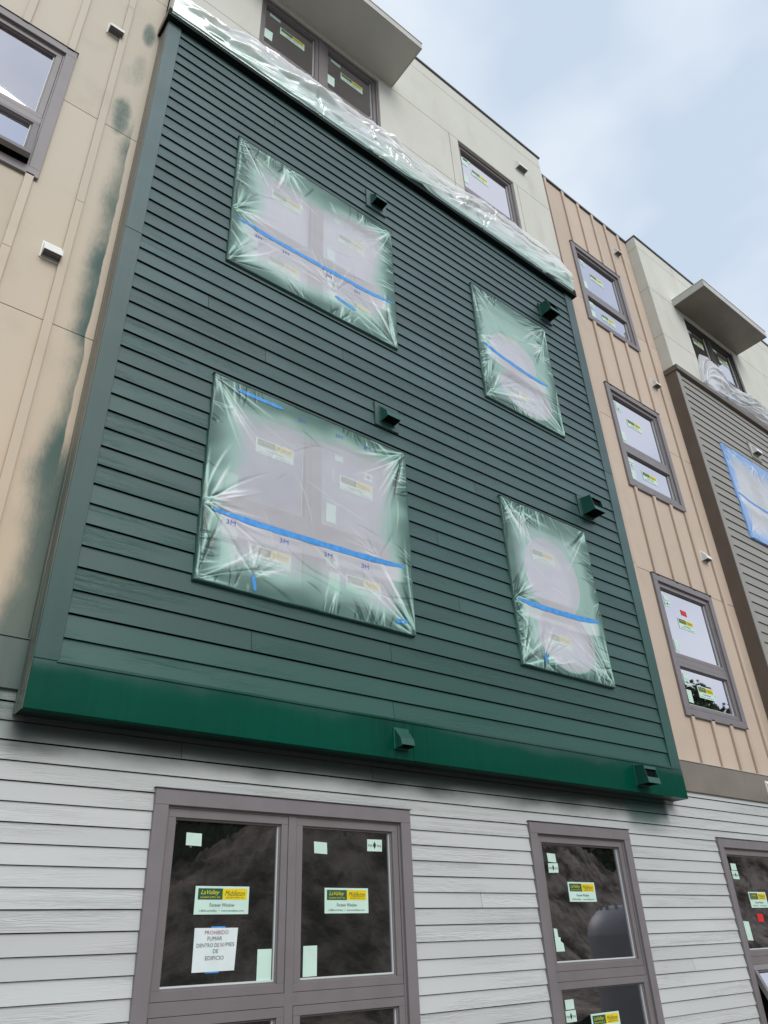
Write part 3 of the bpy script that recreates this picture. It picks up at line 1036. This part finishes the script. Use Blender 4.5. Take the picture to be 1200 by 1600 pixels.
# flush windows in the stucco
def flush_window(x0, x1, z0, z1, wide, label, stick=True, dark=False):
    yt = YG + .012
    win = empty('window', ((x0 + x1) / 2, yt, z0), B, label=label)
    mb = MB()
    sm = 'sash_dark' if dark else 'sash'
    frame_boxes(mb, x0 + .004, x1 - .004, z0 + .004, z1 - .004, 0.03, yt + .012, yt + .12, sm)
    rail = z1 - 1.03
    mb.box(x0 + .03, x1 - .03, yt + .03, yt + .10, rail - .03, rail + .03, sm)
    mid = (x0 + x1) / 2
    if wide:
        mb.box(mid - .045, mid + .045, yt + .026, yt + .10, z0 + .03, z1 - .03, sm)
    mb.build('frame', win, 0.0018)
    mb = MB()
    mb.box(x0 + .005, x1 - .005, yt + .103, yt + .118, z0 + .005, z1 - .005, 'void')
    mb.build('blind_back', win)
    yg = yt + .07
    for p, q in ([(x0 + .032, mid - .047), (mid + .047, x1 - .032)] if wide else [(x0 + .032, x1 - .032)]):
        sash(win, p, q, rail + .032, z1 - .032, yg, sm)
        sash(win, p, q, z0 + .032, rail - .032, yg, sm)
        if stick:
            brand(win, p + .27, z1 - .47, yg)
            patch(win, p + .12, p + .27, z1 - .24, z1 - .18, yg)
            patch(win, p + .06, p + .17, z1 - .78, z1 - .58, yg)
    if not wide and stick:
        patch(win, x0 + .10, x0 + .24, z1 - .35, z1 - .2, yg)
    return win
flush_window(*SW[0], True, 'wide dark window under the canopy on the top storey')
flush_window(*SW[1], False, 'narrow top-storey window in the stucco beside the canopy')
flush_window(*SWF[0], True, 'wide window under the farther canopy', dark=True)
flush_window(*SWF[1], False, 'far top-storey stucco window', stick=False)

# ------------------------------------------------------------------ vents
def vent(cx, cz, y0, w=0.138, h=0.155, d=0.08, style='white', label=None, plate=None):
    """hood vents: parts vent > plate, hood, louver"""
    v = empty('vent_hood', (cx, y0, cz), B)
    if label:
        v['label'] = label
    body = 'white_vent' if style == 'white' else 'green_vent'
    if plate:
        px0, px1, pz0, pz1 = plate
        mb = MB()
        mb.box(px0, px1, y0 - .018, y0 + .01, pz0, pz1, 'green' if style != 'white' else 'far_siding')
        mb.build('mounting_block', v, 0.002)
        y0 -= .018
    mb = MB()
    mb.box(cx - w / 2 - .01, cx + w / 2 + .01, y0 - .009, y0 + .01, cz - h / 2 - .008, cz + h / 2 + .008, body)
    mb.build('flange', v, 0.002)
    x0, x1, z0, z1 = cx - w / 2, cx + w / 2, cz - h / 2, cz + h / 2
    y1 = y0 - .008
    mb = MB()
    t = 0.005
    if style == 'box':
        zf = z1 - .02
        # cheeks, top, framed front with a dark mouth
        for a, b in ((x0, x0 + t), (x1 - t, x1)):
            mb.prism([(y1, z1), (y1 - d * .8, zf), (y1 - d, z0), (y1, z0)], a, b, body)
        mb.prism([(y1, z1), (y1, z1 - t), (y1 - d * .8, zf - t), (y1 - d * .8, zf)], x0 + t, x1 - t, body)
        mb.prism([(y1 - d * .8, zf - t), (y1 - d * .8 + .006, zf - t), (y1 - d * .83 + .006, zf - .03), (y1 - d * .83, zf - .03)], x0 + t, x1 - t, body)
        mb.prism([(y1 - d * .93, z0 + .055), (y1 - d * .93 + .006, z0 + .055), (y1 - d + .006, z0), (y1 - d, z0)], x0 + t, x1 - t, body)
        mb.box(x0 + t, x1 - t, y1 - d * .70, y1 - d * .68, z0 + .01, zf - .01, 'black')
    else:
        for a, b in ((x0, x0 + t), (x1 - t, x1)):
            mb.prism([(y1, z1), (y1 - d * .85, z0 + h * .42), (y1 - d, z0 + .012), (y1 - d * .9, z0), (y1, z0)], a, b, body)
        mb.prism([(y1, z1), (y1, z1 - t), (y1 - d * .85, z0 + h * .42 - t), (y1 - d * .85, z0 + h * .42)], x0 + t, x1 - t, body)
        mb.prism([(y1 - d * .85, z0 + h * .42), (y1 - d * .85 + t, z0 + h * .42 - t), (y1 - d + t, z0 + .012), (y1 - d, z0 + .012)], x0 + t, x1 - t, body)
    mb.build('hood', v, 0.0008)
    mb = MB()
    lm = 'louver_grey' if style == 'white' else 'black'
    mb.box(x0 + t, x1 - t, y1 - d * .86, y1, z0 + .018, z0 + .022, lm)
    for k in range(3):
        zz = z0 + .004
        yy = y1 - d * (.2 + .25 * k)
        mb.box(x0 + t, x1 - t, yy - .003, yy, zz, zz + .012, lm)
    mb.build('louver', v)
    return v
vent(0.520, 9.40, YB, label='white vent high on the left beige wall')
vent(0.505, 6.23, YB, label='white vent lower on the left beige wall')
vent(6.62, 12.38, YG, w=.2, h=.2, label='white vent on the stucco beside the narrow top window')
vent(9.46, 12.55, YB, label='topmost white vent on the right beige wall')
vent(9.47, 9.39, YB, label='middle white vent on the right beige wall')
vent(9.46, 6.22, YB, label='lowest white vent on the right beige wall')
vent(9.32, 3.06, YL - .03, w=.13, h=.17, label='white vent on the taupe band at the right edge')
vent(12.03, 8.99, YG - .01, w=.2, h=.2, label='white vent on the farther grey bay', plate=(11.88, 12.22, 8.80, 9.14))
vent(3.555, 9.03, YG - .010, w=.155, h=.17, d=.10, style='hood', label='green-sprayed vent beside the upper wide masked window', plate=(3.415, 3.70, 8.885, 9.17))
vent(3.555, 5.91, YG - .010, w=.155, h=.17, d=.10, style='hood', label='green-sprayed vent above the lower wide masked window', plate=(3.418, 3.70, 5.775, 6.04))
vent(6.46, 9.01, YG - .012, w=.19, h=.22, d=.17, style='box', label='dark box vent beside the upper narrow masked window', plate=(6.36, 6.60, 8.86, 9.16))
vent(6.50, 5.90, YG - .012, w=.19, h=.22, d=.17, style='box', label='dark box vent beside the lower narrow masked window', plate=(6.365, 6.65, 5.76, 6.05))
vent(3.545, 2.925, YG - .026, w=.125, h=.14, d=.075, style='hood', label='small wedge vent on the deep green band')
vent(6.50, 2.935, YG - .026, w=.19, h=.18, d=.13, style='box', label='box vent near the right end of the deep green band')

# ------------------------------------------------------------------ plastic sheets
def sheet_mesh(name, P, paint_and_shade, opq, mat, parent, closed=False):
    ny, nx = P.shape[:2]
    idx = np.arange(ny * nx).reshape(ny, nx)
    F = np.stack([idx[:-1, :-1], idx[:-1, 1:], idx[1:, 1:], idx[1:, :-1]], -1).reshape(-1, 4)
    me = bpy.data.meshes.new(name)
    me.from_pydata(P.reshape(-1, 3).tolist(), [], F.tolist())
    me.materials.append(M[mat])
    me.polygons.foreach_set('use_smooth', [True] * len(me.polygons))
    at = me.color_attributes.new('paint_and_shade', 'FLOAT_COLOR', 'POINT')
    c = np.stack([paint_and_shade.ravel(), opq.ravel(), np.zeros(ny * nx), np.ones(ny * nx)], 1).astype(np.float32)
    at.data.foreach_set('color', np.clip(c, 0, 1).ravel())
    o = bpy.data.objects.new(name, me)
    COL.objects.link(o)
    if parent is not None:
        o.parent = parent
        o.matrix_parent_inverse = world_of(parent).inverted()
    return o

def vnoise(U, V, seed, fs=(1, 2.1, 4.3, 8.7)):
    r = np.random.default_rng(seed)
    out = np.zeros_like(U)
    for k, f in enumerate(fs):
        for j in range(4):
            a = r.uniform(0, 6.28)
            out += np.sin((U * math.cos(a) + V * math.sin(a)) * f * 6.28 + r.uniform(0, 6.28)) * 0.5 / (k + 1.3) / 2
    return out

def window_sheet(x0, T, W, yt, seed, label, tape_z, dome=(), anchors=(), mat='plastic', edge='green', blue_top=None):
    H = WH
    x0 -= .004
    W += .008
    T += .004
    H += .008
    nx, nz = (310, 280) if W > 1.6 else (220, 280)
    u = np.linspace(0, 1, nx)
    v = np.linspace(0, 1, nz)
    U, V = np.meshgrid(u * W, v * H)                # metres from left, from bottom
    e = np.minimum(np.minimum(U, W - U), np.minimum(V, H - V))
    y = np.full_like(U, yt - .006)
    # pulled in over the opening
    bulge = sst(e, 0.09, 0.42)
    y = y + 0.016 * bulge
    r = np.random.default_rng(seed)
    h = np.zeros_like(U)
    fold_shade = np.zeros_like(U)
    stw = np.zeros_like(U) + 1e-6
    def stroke(ax, az, ang, L, w0, w1, amp, curve=0.0, start=0.02):
        """one crease that leaves (ax, az) and widens on its way"""
        c, s_ = math.cos(ang), math.sin(ang)
        lo_u, hi_u = sorted((ax - 0.05, ax + c * L * 1.3)); lo_v, hi_v = sorted((az - 0.05, az + s_ * L * 1.3))
        m = 0.12 + abs(curve) * L
        i0, i1 = np.searchsorted(u * W, (min(lo_u, ax) - m, max(hi_u, ax) + m))
        j0, j1 = np.searchsorted(v * H, (min(lo_v, az) - m, max(hi_v, az) + m))
        if i1 - i0 < 2 or j1 - j0 < 2:
            return
        A, B_ = U[j0:j1, i0:i1] - ax, V[j0:j1, i0:i1] - az
        p, q = A * c + B_ * s_, -A * s_ + B_ * c
        q = q - curve * p * p / max(L, .05)
        t = np.clip(p / L, 0, 1.4)
        w = w0 + (w1 - w0) * t
        g_ = np.exp(-(q / w) ** 2) * sst(p, start * .4, start + .04) * (1 - sst(t, 0.45, 1.0))
        h[j0:j1, i0:i1] += amp * w * 0.38 * g_
        fold_shade[j0:j1, i0:i1] += (1.0 if amp > 0 else -0.9) * g_ * min(1.0, abs(amp))
    anc = [(0.02, 0.02, 20, 0.6, 1.0), (W - .02, 0.02, 26, 0.8, 1.1), (0.02, H - .02, 20, 0.6, 1.0), (W - .02, H - .02, 24, 0.6, 1.0)] + list(anchors)
    for ax, az, nf, rad, am in anc:
        aim = math.atan2(H / 2 - az, W / 2 - ax)
        for k in range(int(nf * 0.95)):
            L = rad * r.uniform(0.25, 1.25) ** 1.2
            stroke(ax + r.uniform(-.03, .03), az + r.uniform(-.03, .03), aim + r.normal(0, 0.62), L, 0.005, r.uniform(0.008, 0.026),
                   am * r.uniform(0.5, 1.2) * (1 if r.random() < 0.55 else -1), r.normal(0, 0.12))
    # short gathers along the four edges, in uneven clusters
    for side_ in range(4):
        n_cl = r.integers(3, 6)
        ln = W if side_ < 2 else H
        for c_ in range(n_cl):
            cc = r.uniform(0.08, 0.92) * ln
            base_a = r.normal(0, 0.45)
            for k in range(r.integers(4, 12)):
                sp = cc + r.normal(0, 0.09)
                a_ = (math.pi / 2, -math.pi / 2, 0.0, math.pi)[side_] + base_a + r.normal(0, 0.12)
                ax, az = ((sp, 0.0), (sp, H), (0.0, sp), (W, sp))[side_]
                stroke(ax, az, a_, r.uniform(0.07, 0.30), 0.0045, r.uniform(0.006, 0.016), r.uniform(0.4, 1.1) * (1 if r.random() < 0.55 else -1), r.normal(0, 0.2), 0.0)
    # slack creases anywhere
    for k in range(30):
        stroke(r.uniform(0.1, W - .1), r.uniform(0.1, H - .1), r.uniform(0, 6.28) if k % 3 else -0.3 + r.normal(0, .25), r.uniform(0.15, 0.7), 0.004, r.uniform(0.006, 0.02), r.uniform(0.3, 0.8) * (1 if r.random() < 0.6 else -1), r.normal(0, 0.3), 0.05)
    h += 0.0035 * vnoise(U, V, seed + 9, (1.2, 2.7, 6.0)) * bulge
    y = y - h
    # sheet is pulled over the casing and back to the wall
    side = sst(0.006 - e, 0.0, 0.006)
    y = np.where(e < 0.0045, yt + 0.024, y)
    X = x0 + U
    Z = T - H + V
    # ragged outline
    X = X + 0.004 * vnoise(V, V * 0, seed + 20, (1, 3)) * (np.abs(U / W - .5) * 2) ** 8
    Z = Z + 0.004 * vnoise(U, U * 0, seed + 21, (1, 3)) * (np.abs(V / H - .5) * 2) ** 8
    P = np.stack([X, y, Z], -1)
    nn = vnoise(U, V, seed + 30, (0.6, 1.2, 2.2, 4.4))
    paint_and_shade = 0.84 * (1 - sst(e + 0.15 * nn, 0.02, 0.40))
    clear_ = np.zeros_like(U)
    for cx, cz, rx, rz in dome:
        rr = np.hypot((U - cx) / rx, (V - cz) / rz)
        clear_ = np.maximum(clear_, 1 - sst(rr, 0.93, 1.02))
    if len(dome):
        paint_and_shade = np.maximum(paint_and_shade, 0.42 * (1 - clear_))
        paint_and_shade = paint_and_shade * (1 - 0.8 * clear_)
    paint_and_shade = np.clip(paint_and_shade * (1 + 0.25 * nn), 0, 1)
    fold_w = sst(h, 0.003, 0.009)
    paint_and_shade = np.maximum(paint_and_shade, 1.0 * (1 - sst(e, 0.0, 0.045 + 0.03 * (nn > 0.2))) * 0.95)
    opq = 0.43 + 0.42 * paint_and_shade + 0.22 * fold_w + 0.06 * nn
    opq = np.where(e < 0.10, np.maximum(opq, 0.55), opq)
    fold_shade = np.clip(fold_shade, -1.0, 1.0)
    paint_and_shade = np.clip(paint_and_shade - 0.26 * fold_shade * sst(paint_and_shade, 0.02, 0.5) - 0.06 * fold_shade, 0, 1)  # ridges lightened, valleys darkened: fold light and shade painted into the overspray
    opq = np.clip(opq + 0.17 * fold_shade, 0.16, 0.97)
    (ta, tb, _w, wv_) = tape_z[0]
    tz = np.interp(X, [ta[0], tb[0]], [ta[1], tb[1]]) - wv_ * np.sin(np.clip((X - ta[0]) / (tb[0] - ta[0]), 0, 1) * math.pi)
    dz = tz - Z
    band = sst(dz, 0.0, 0.01) * (1 - sst(dz, 0.13 + 0.03 * nn, 0.16 + 0.03 * nn)) * sst(X, ta[0] - .02, ta[0] + .1) * (1 - sst(X, tb[0] - .1, tb[0] + .02))
    opq = np.clip(opq + 0.13 * band, 0, 0.97)
    paint_and_shade = paint_and_shade * (1 - 0.6 * band)
    rim = e < 0.011 + 0.006 * np.sin(U * 9 + V * 7)
    opq = np.where(rim, 0.97, opq)
    paint_and_shade = np.where(rim, 1.0, paint_and_shade)
    if edge == 'blue':
        opq = opq + .2
    root = empty('plastic_sheet', (x0 + W / 2, yt, T - H), label=label, category='plastic sheet', group='plastic sheets taped over the windows')
    sheet_mesh('film', P, paint_and_shade, opq, mat, root)
    # blue tape strips lying on the sheet
    for tp in tape_z:
        (ax, az), (bx, bz), wd, wav = tp
        n = 60
        mbt = MB()
        pts = []
        for k in range(n + 1):
            t = k / n
            px, pz = ax + (bx - ax) * t, az + (bz - az) * t - wav * math.sin(t * math.pi)
            ln = math.hypot(bx - ax, bz - az)
            nxn, nzn = -(bz - az) / ln, (bx - ax) / ln
            wd2 = wd * (0.93 + 0.07 * math.sin(k * 0.7 + seed)) * min(1, 0.45 + 4 * t, 0.45 + 4 * (1 - t))
            for s_ in (-.5, .5):
                qx, qz = px + nxn * wd2 * s_, pz + nzn * wd2 * s_
                i = int(np.clip((qx - x0) / W * (nx - 1), 0, nx - 1))
                j = int(np.clip((qz - (T - H)) / H * (nz - 1), 0, nz - 1))
                pts.append((qx, min(P[j, i, 1], yt + .02) - .0035, qz))
        mbt.poly(pts, [(2 * k, 2 * k + 2, 2 * k + 3, 2 * k + 1) for k in range(n)], 'blue_tape')
        mbt.build('tape_strip', root)
    return root, P, (x0, W, T, H, nx, nz)

def film_print(root, P, dims, rows):
    mb = MB()
    x0, W, T, H, nx, nz = dims
    y = 0.0
    for x, z in rows:
        add_text(mb, '3M', x, y, z, 0.075, 0.038, 'film_ink')
    out = []
    for a, b, c in mb.v:
        i = int(np.clip((a - x0) / W * (nx - 1), 0, nx - 1))
        j = int(np.clip((c - (T - H)) / H * (nz - 1), 0, nz - 1))
        out.append((a, P[max(j - 2, 0):j + 3, max(i - 2, 0):i + 3, 1].min() - .0015, c))
    mb.v = out
    mb.build('film_print', root)['kind'] = 'stuff'

YT = YG - .03
w2, P2, D2 = window_sheet(1.81, TOPS[1], WW, YT, 101, 'large plastic sheet over the lower wide window, with long blue tape line', 
    [((1.90, 4.335), (3.66, 4.36), 0.052, 0.008), ((2.01, 5.480), (2.44, 5.478), 0.035, 0.0), ((2.245, 3.91), (2.27, 3.79), 0.03, 0), ((3.54, 3.85), (3.66, 3.87), 0.035, 0.0)],
    anchors=[(0.02, 0.62, 40, 0.6, 1.2), (0.45, 0.16, 22, 0.30, 0.8), (1.60, 0.62, 26, 0.35, 0.7)])
film_print(w2, P2, D2, [(2.05, 4.275), (2.50, 4.262), (2.90, 4.262), (3.26, 4.262), (2.62, 5.44), (3.0, 5.44), (3.3, 5.44)])
w1, P1, D1 = window_sheet(1.81, TOPS[2], WW, YT, 202, 'plastic sheet over the upper wide window, milky with a blue tape line across',
    [((1.87, 7.46), (3.70, 7.48), 0.052, 0.008), ((2.97, 7.14), (3.22, 7.09), 0.045, 0)],
    anchors=[(0.02, 0.70, 36, 0.5, 1.0), (1.15, 0.35, 30, 0.5, 0.9), (0.55, 1.75, 30, 0.4, 1.0)])
film_print(w1, P1, D1, [(2.1, 7.37), (2.4, 7.37), (2.9, 7.38), (3.25, 7.38)])
w4, P4, _ = window_sheet(5.01, TOPS[1], WN, YT, 303, 'plastic sheet over the lower narrow window, clear egg-shaped patch above the tape',
    [((5.07, 4.415), (6.29, 4.445), 0.058, 0.01), ((5.33, 3.93), (5.36, 3.83), 0.03, 0)],
    dome=[(0.66, 1.05, 0.42, 0.44), (0.72, 0.38, 0.42, 0.34)], anchors=[(0.02, 0.68, 34, 0.45, 1.1), (0.30, 0.08, 24, 0.5, 1.1), (0.30, 1.70, 22, 0.4, 0.9)])
w3, P3, _ = window_sheet(5.01, TOPS[2], WN, YT, 404, 'plastic sheet over the upper narrow window, thick with green overspray',
    [((5.08, 7.70), (6.20, 7.58), 0.055, 0.01)],
    dome=[(0.62, 0.92, 0.40, 0.32), (0.75, 0.38, 0.44, 0.34)], anchors=[(0.02, 0.95, 20, 0.4, 1.0), (1.25, 1.4, 22, 0.5, 1.2), (0.05, 0.1, 18, 0.9, 1.5)])
wf, Pf, _ = window_sheet(10.735, 8.625, WW, YT, 505, 'clean plastic sheet with blue edges over the window of the farther grey bay',
    [((10.76, 7.66), (12.6, 7.62), 0.045, 0.05)], mat='plastic_blue', edge='blue', anchors=[(1.0, 1.7, 30, 0.4, 1.0)])

def drape(name, xs_t, zt, zlow, ylow, seed, label, mat, base_out=0.065, paint_gain=0.85, opq0=0.64, nxs=760, nz=80, zfun=None):
    """sheet taped to the stucco, hanging over the cap of the bay"""
    x = np.linspace(xs_t[0], xs_t[-1], nxs)
    ztop = np.interp(x, xs_t, zt)
    ztop = ztop + 0.035 * vnoise(x, x * 0, seed, (0.7, 1.9, 4.1, 8.3))
    t = np.linspace(0, 1, nz)
    Xg, Tg = np.meshgrid(x, t)
    ZT = np.broadcast_to(ztop, Xg.shape)
    out = base_out * (0.6 + 0.9 * sst(vnoise(Xg, Tg * 0.2, seed + 1, (0.22, 0.5, 0.9)), -0.6, 0.7))
    Z = ZT + (zlow - ZT) * Tg ** 0.95
    Y = (YG - .004) - out * np.sin(np.pi * Tg ** 0.8) * 0.95 + (ylow - YG + .004) * Tg ** 1.2
    V = Tg * (ZT - zlow)
    h = np.zeros_like(Xg)
    fold_shade = np.zeros_like(Xg)
    rr = np.random.default_rng(seed)
    VV = Tg * 0.78
    def stroke(cx, cv, ang, L, w, amp, curve, fan=False):
        i0, i1 = np.searchsorted(x, (cx - L * 1.1, cx + L * 1.1))
        if i1 - i0 < 2:
            return
        A, B_ = Xg[:, i0:i1] - cx, VV[:, i0:i1] - cv
        c, s_ = math.cos(ang), math.sin(ang)
        p, q = A * c + B_ * s_, -A * s_ + B_ * c
        q = q - curve * p * p / L
        if fan:
            wv = w * (0.3 + np.clip(p / L, 0, 1))
            g_ = np.exp(-(q / wv) ** 2) * sst(p, 0.0, 0.04) * (1 - sst(p / L, 0.4, 1.0))
        else:
            g_ = np.exp(-(q / w) ** 2) * np.exp(-(p / (L * .55)) ** 4)
        h[:, i0:i1] += amp * w * 1.15 * g_
        fold_shade[:, i0:i1] += np.sign(amp) * g_ * 0.8
    span = x[-1] - x[0]
    for k in range(int(span * 22)):
        stroke(rr.uniform(x[0], x[-1]), rr.uniform(0.02, 0.76), rr.normal(-0.10, 0.16), rr.uniform(0.2, 1.1), rr.uniform(0.007, 0.04), rr.uniform(0.4, 1.2) * (1 if rr.random() < .55 else -1), rr.normal(0, 0.15))
    for k in range(int(span * 1.6)):
        cx, cv = rr.uniform(x[0], x[-1]), rr.choice([0.03, 0.40, 0.74])
        for m in range(rr.integers(7, 16)):
            stroke(cx + rr.normal(0, .02), cv + rr.normal(0, .02), rr.uniform(0, 6.28), rr.uniform(0.12, 0.5), rr.uniform(0.007, 0.022), rr.uniform(0.5, 1.2) * (1 if rr.random() < .5 else -1), rr.normal(0, .2), True)
    h += 0.012 * vnoise(Xg, Tg * 0.6, seed + 3, (0.7, 1.6, 3.5))
    h -= h.min() * 0.3
    Y = Y - np.abs(h) * np.sin(np.pi * np.clip(Tg * 0.9 + 0.05, 0, 1))
    Z = Z + 0.4 * h
    # curl under at the lower edge
    low = Tg > 0.97
    Y = np.where(low, Y + 0.01, Y)
    Y = np.minimum(Y, YG - .006)
    nn = vnoise(Xg, Tg * 0.5, seed + 7, (0.35, 0.8, 1.9, 4.0))
    paint_and_shade = np.clip((sst(Tg + 0.20 * nn, 0.30, 1.02) * 0.42 - 0.16 * fold_shade * sst(Tg, .3, .8) + 0.5 * sst(Tg, 0.93, 1.0)) * paint_gain, 0, 1)  # overspray towards the lower edge, with crease highlights and shade painted in
    opq = np.clip(opq0 + 0.20 * sst(Tg, 0.3, 1) + 0.15 * nn + 0.25 * fold_shade, 0.15, 0.98)
    root = empty(name, (float(np.mean(x)), YG, zlow), label=label, category='plastic sheet')
    P = np.stack([Xg, Y, Z], -1)
    sheet_mesh('film', P, paint_and_shade, opq, mat, root)
    return root, x, ztop
dr, dx_, dz_ = drape('plastic_sheet', [0.93, 1.06, 1.30, 1.52, 1.78, 2.6, 3.16, 3.77, 4.18, 4.87, 5.5, 6.16, 6.85, 7.22],
      [10.50, 10.46, 10.36, 10.34, 10.56, 10.62, 10.60, 10.64, 10.48, 10.52, 10.68, 10.70, 10.64, 10.42], 9.85, YG - .088, 61,
      'long crumpled plastic drape taped along the top of the green bay', 'plastic_clear')
dr2, _, _ = drape('plastic_sheet', [10.86, 10.93, 11.02, 11.12, 11.30, 11.45, 11.60, 11.9, 12.4, 12.9, 13.2, 13.6, 14.3, 15.5],
      [9.96, 10.35, 10.62, 10.78, 10.86, 10.80, 10.45, 10.40, 10.42, 10.40, 10.36, 10.38, 10.40, 10.40], 9.93, YG - .055, 77,
      'bunched clean plastic on the ledge below the farther canopy', 'plastic_blue', base_out=0.12, paint_gain=0.12, opq0=0.66, nxs=520)

# ------------------------------------------------------------------ farther bay
fz = [3.061 + 0.1504 * k for k in range(45)]
fh = [(10.735, 10.735 + WW, 8.625 - WH, 8.625), (10.735, 10.735 + WW, 5.53 - WH, 5.53)]
lap_rows(fz, 0.1504, 10.062, 16.12, YG, fh, 'far_siding', {30: [11.6]}, ztop=9.81)
part('corner_board', [(9.948, 10.06, YG - .022, YG + .012, 2.8, 9.80, 'far_siding')], 0.002, 'warm grey corner board of the farther bay')
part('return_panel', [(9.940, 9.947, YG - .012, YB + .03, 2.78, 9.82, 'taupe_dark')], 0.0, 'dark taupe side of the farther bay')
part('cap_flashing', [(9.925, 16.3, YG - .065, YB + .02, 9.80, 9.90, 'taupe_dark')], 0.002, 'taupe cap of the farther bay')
part('stucco_panel', [(9.952, 9.958, YG + .004, YB + .03, a + .004, b - .004, 'stucco') for a, b in ((9.92, 10.66), (10.66, 11.81), (11.81, 12.89), (12.89, 13.16))], 0, 'side of the farther stucco storey')
window(10.735, 8.625, True, YT, trim='trim', pack='none')
window(10.735, 5.53, True, YT, trim='trim', pack='none', label='wide window low in the farther grey bay')
part('corner_board', [(16.125, 16.24, YG - .022, YG + .012, 2.8, 9.80, 'far_siding')], 0.002)
part('return_panel', [(16.242, 16.25, YG - .012, 4.62, 2.78, 13.1, 'taupe_dark')])
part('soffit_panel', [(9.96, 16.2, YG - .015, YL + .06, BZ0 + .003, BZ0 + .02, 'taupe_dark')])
part('fascia_board', [(9.945, 16.2, YG - .026, YG + .012, BZ0, 3.058, 'taupe')], 0.002)

# ------------------------------------------------------------------ taped paper sign
sg = empty('paper_sign', (2.27, YL + .03, 1.528), label='white paper with red and black Spanish no-smoking lettering taped to the glass', category='sign')
yg = YL - .03 + .066
mb = MB()
mb.poly([(2.134, yg - .004, 1.527), (2.397, yg - .004, 1.529), (2.408, yg - .004, 1.742), (2.132, yg - .004, 1.744)], [(0, 1, 2, 3)], 'paper_white')
add_text(mb, 'PROHIBIDO', 2.272, yg - .005, 1.720, 0.150, 0.020, 'ink_red')
add_text(mb, 'FUMAR', 2.262, yg - .005, 1.690, 0.092, 0.020, 'ink')
add_text(mb, 'DENTRO DE', 2.222, yg - .005, 1.657, 0.140, 0.019, 'ink')
add_text(mb, '50', 2.312, yg - .005, 1.658, 0.026, 0.019, 'ink_red')
add_text(mb, 'PIES', 2.361, yg - .005, 1.659, 0.056, 0.019, 'ink')
add_text(mb, 'DE', 2.272, yg - .005, 1.627, 0.032, 0.019, 'ink')
add_text(mb, 'EDIFICIO', 2.268, yg - .005, 1.594, 0.116, 0.020, 'ink')
mb.build('paper', sg)
mb = MB()
mb.quad(2.235, 2.325, yg - .0032, 1.742, 1.751, 'blue_tape')
mb.quad(2.215, 2.300, yg - .0032, 1.521, 1.529, 'blue_tape')
mb.build('tape_strip', sg)
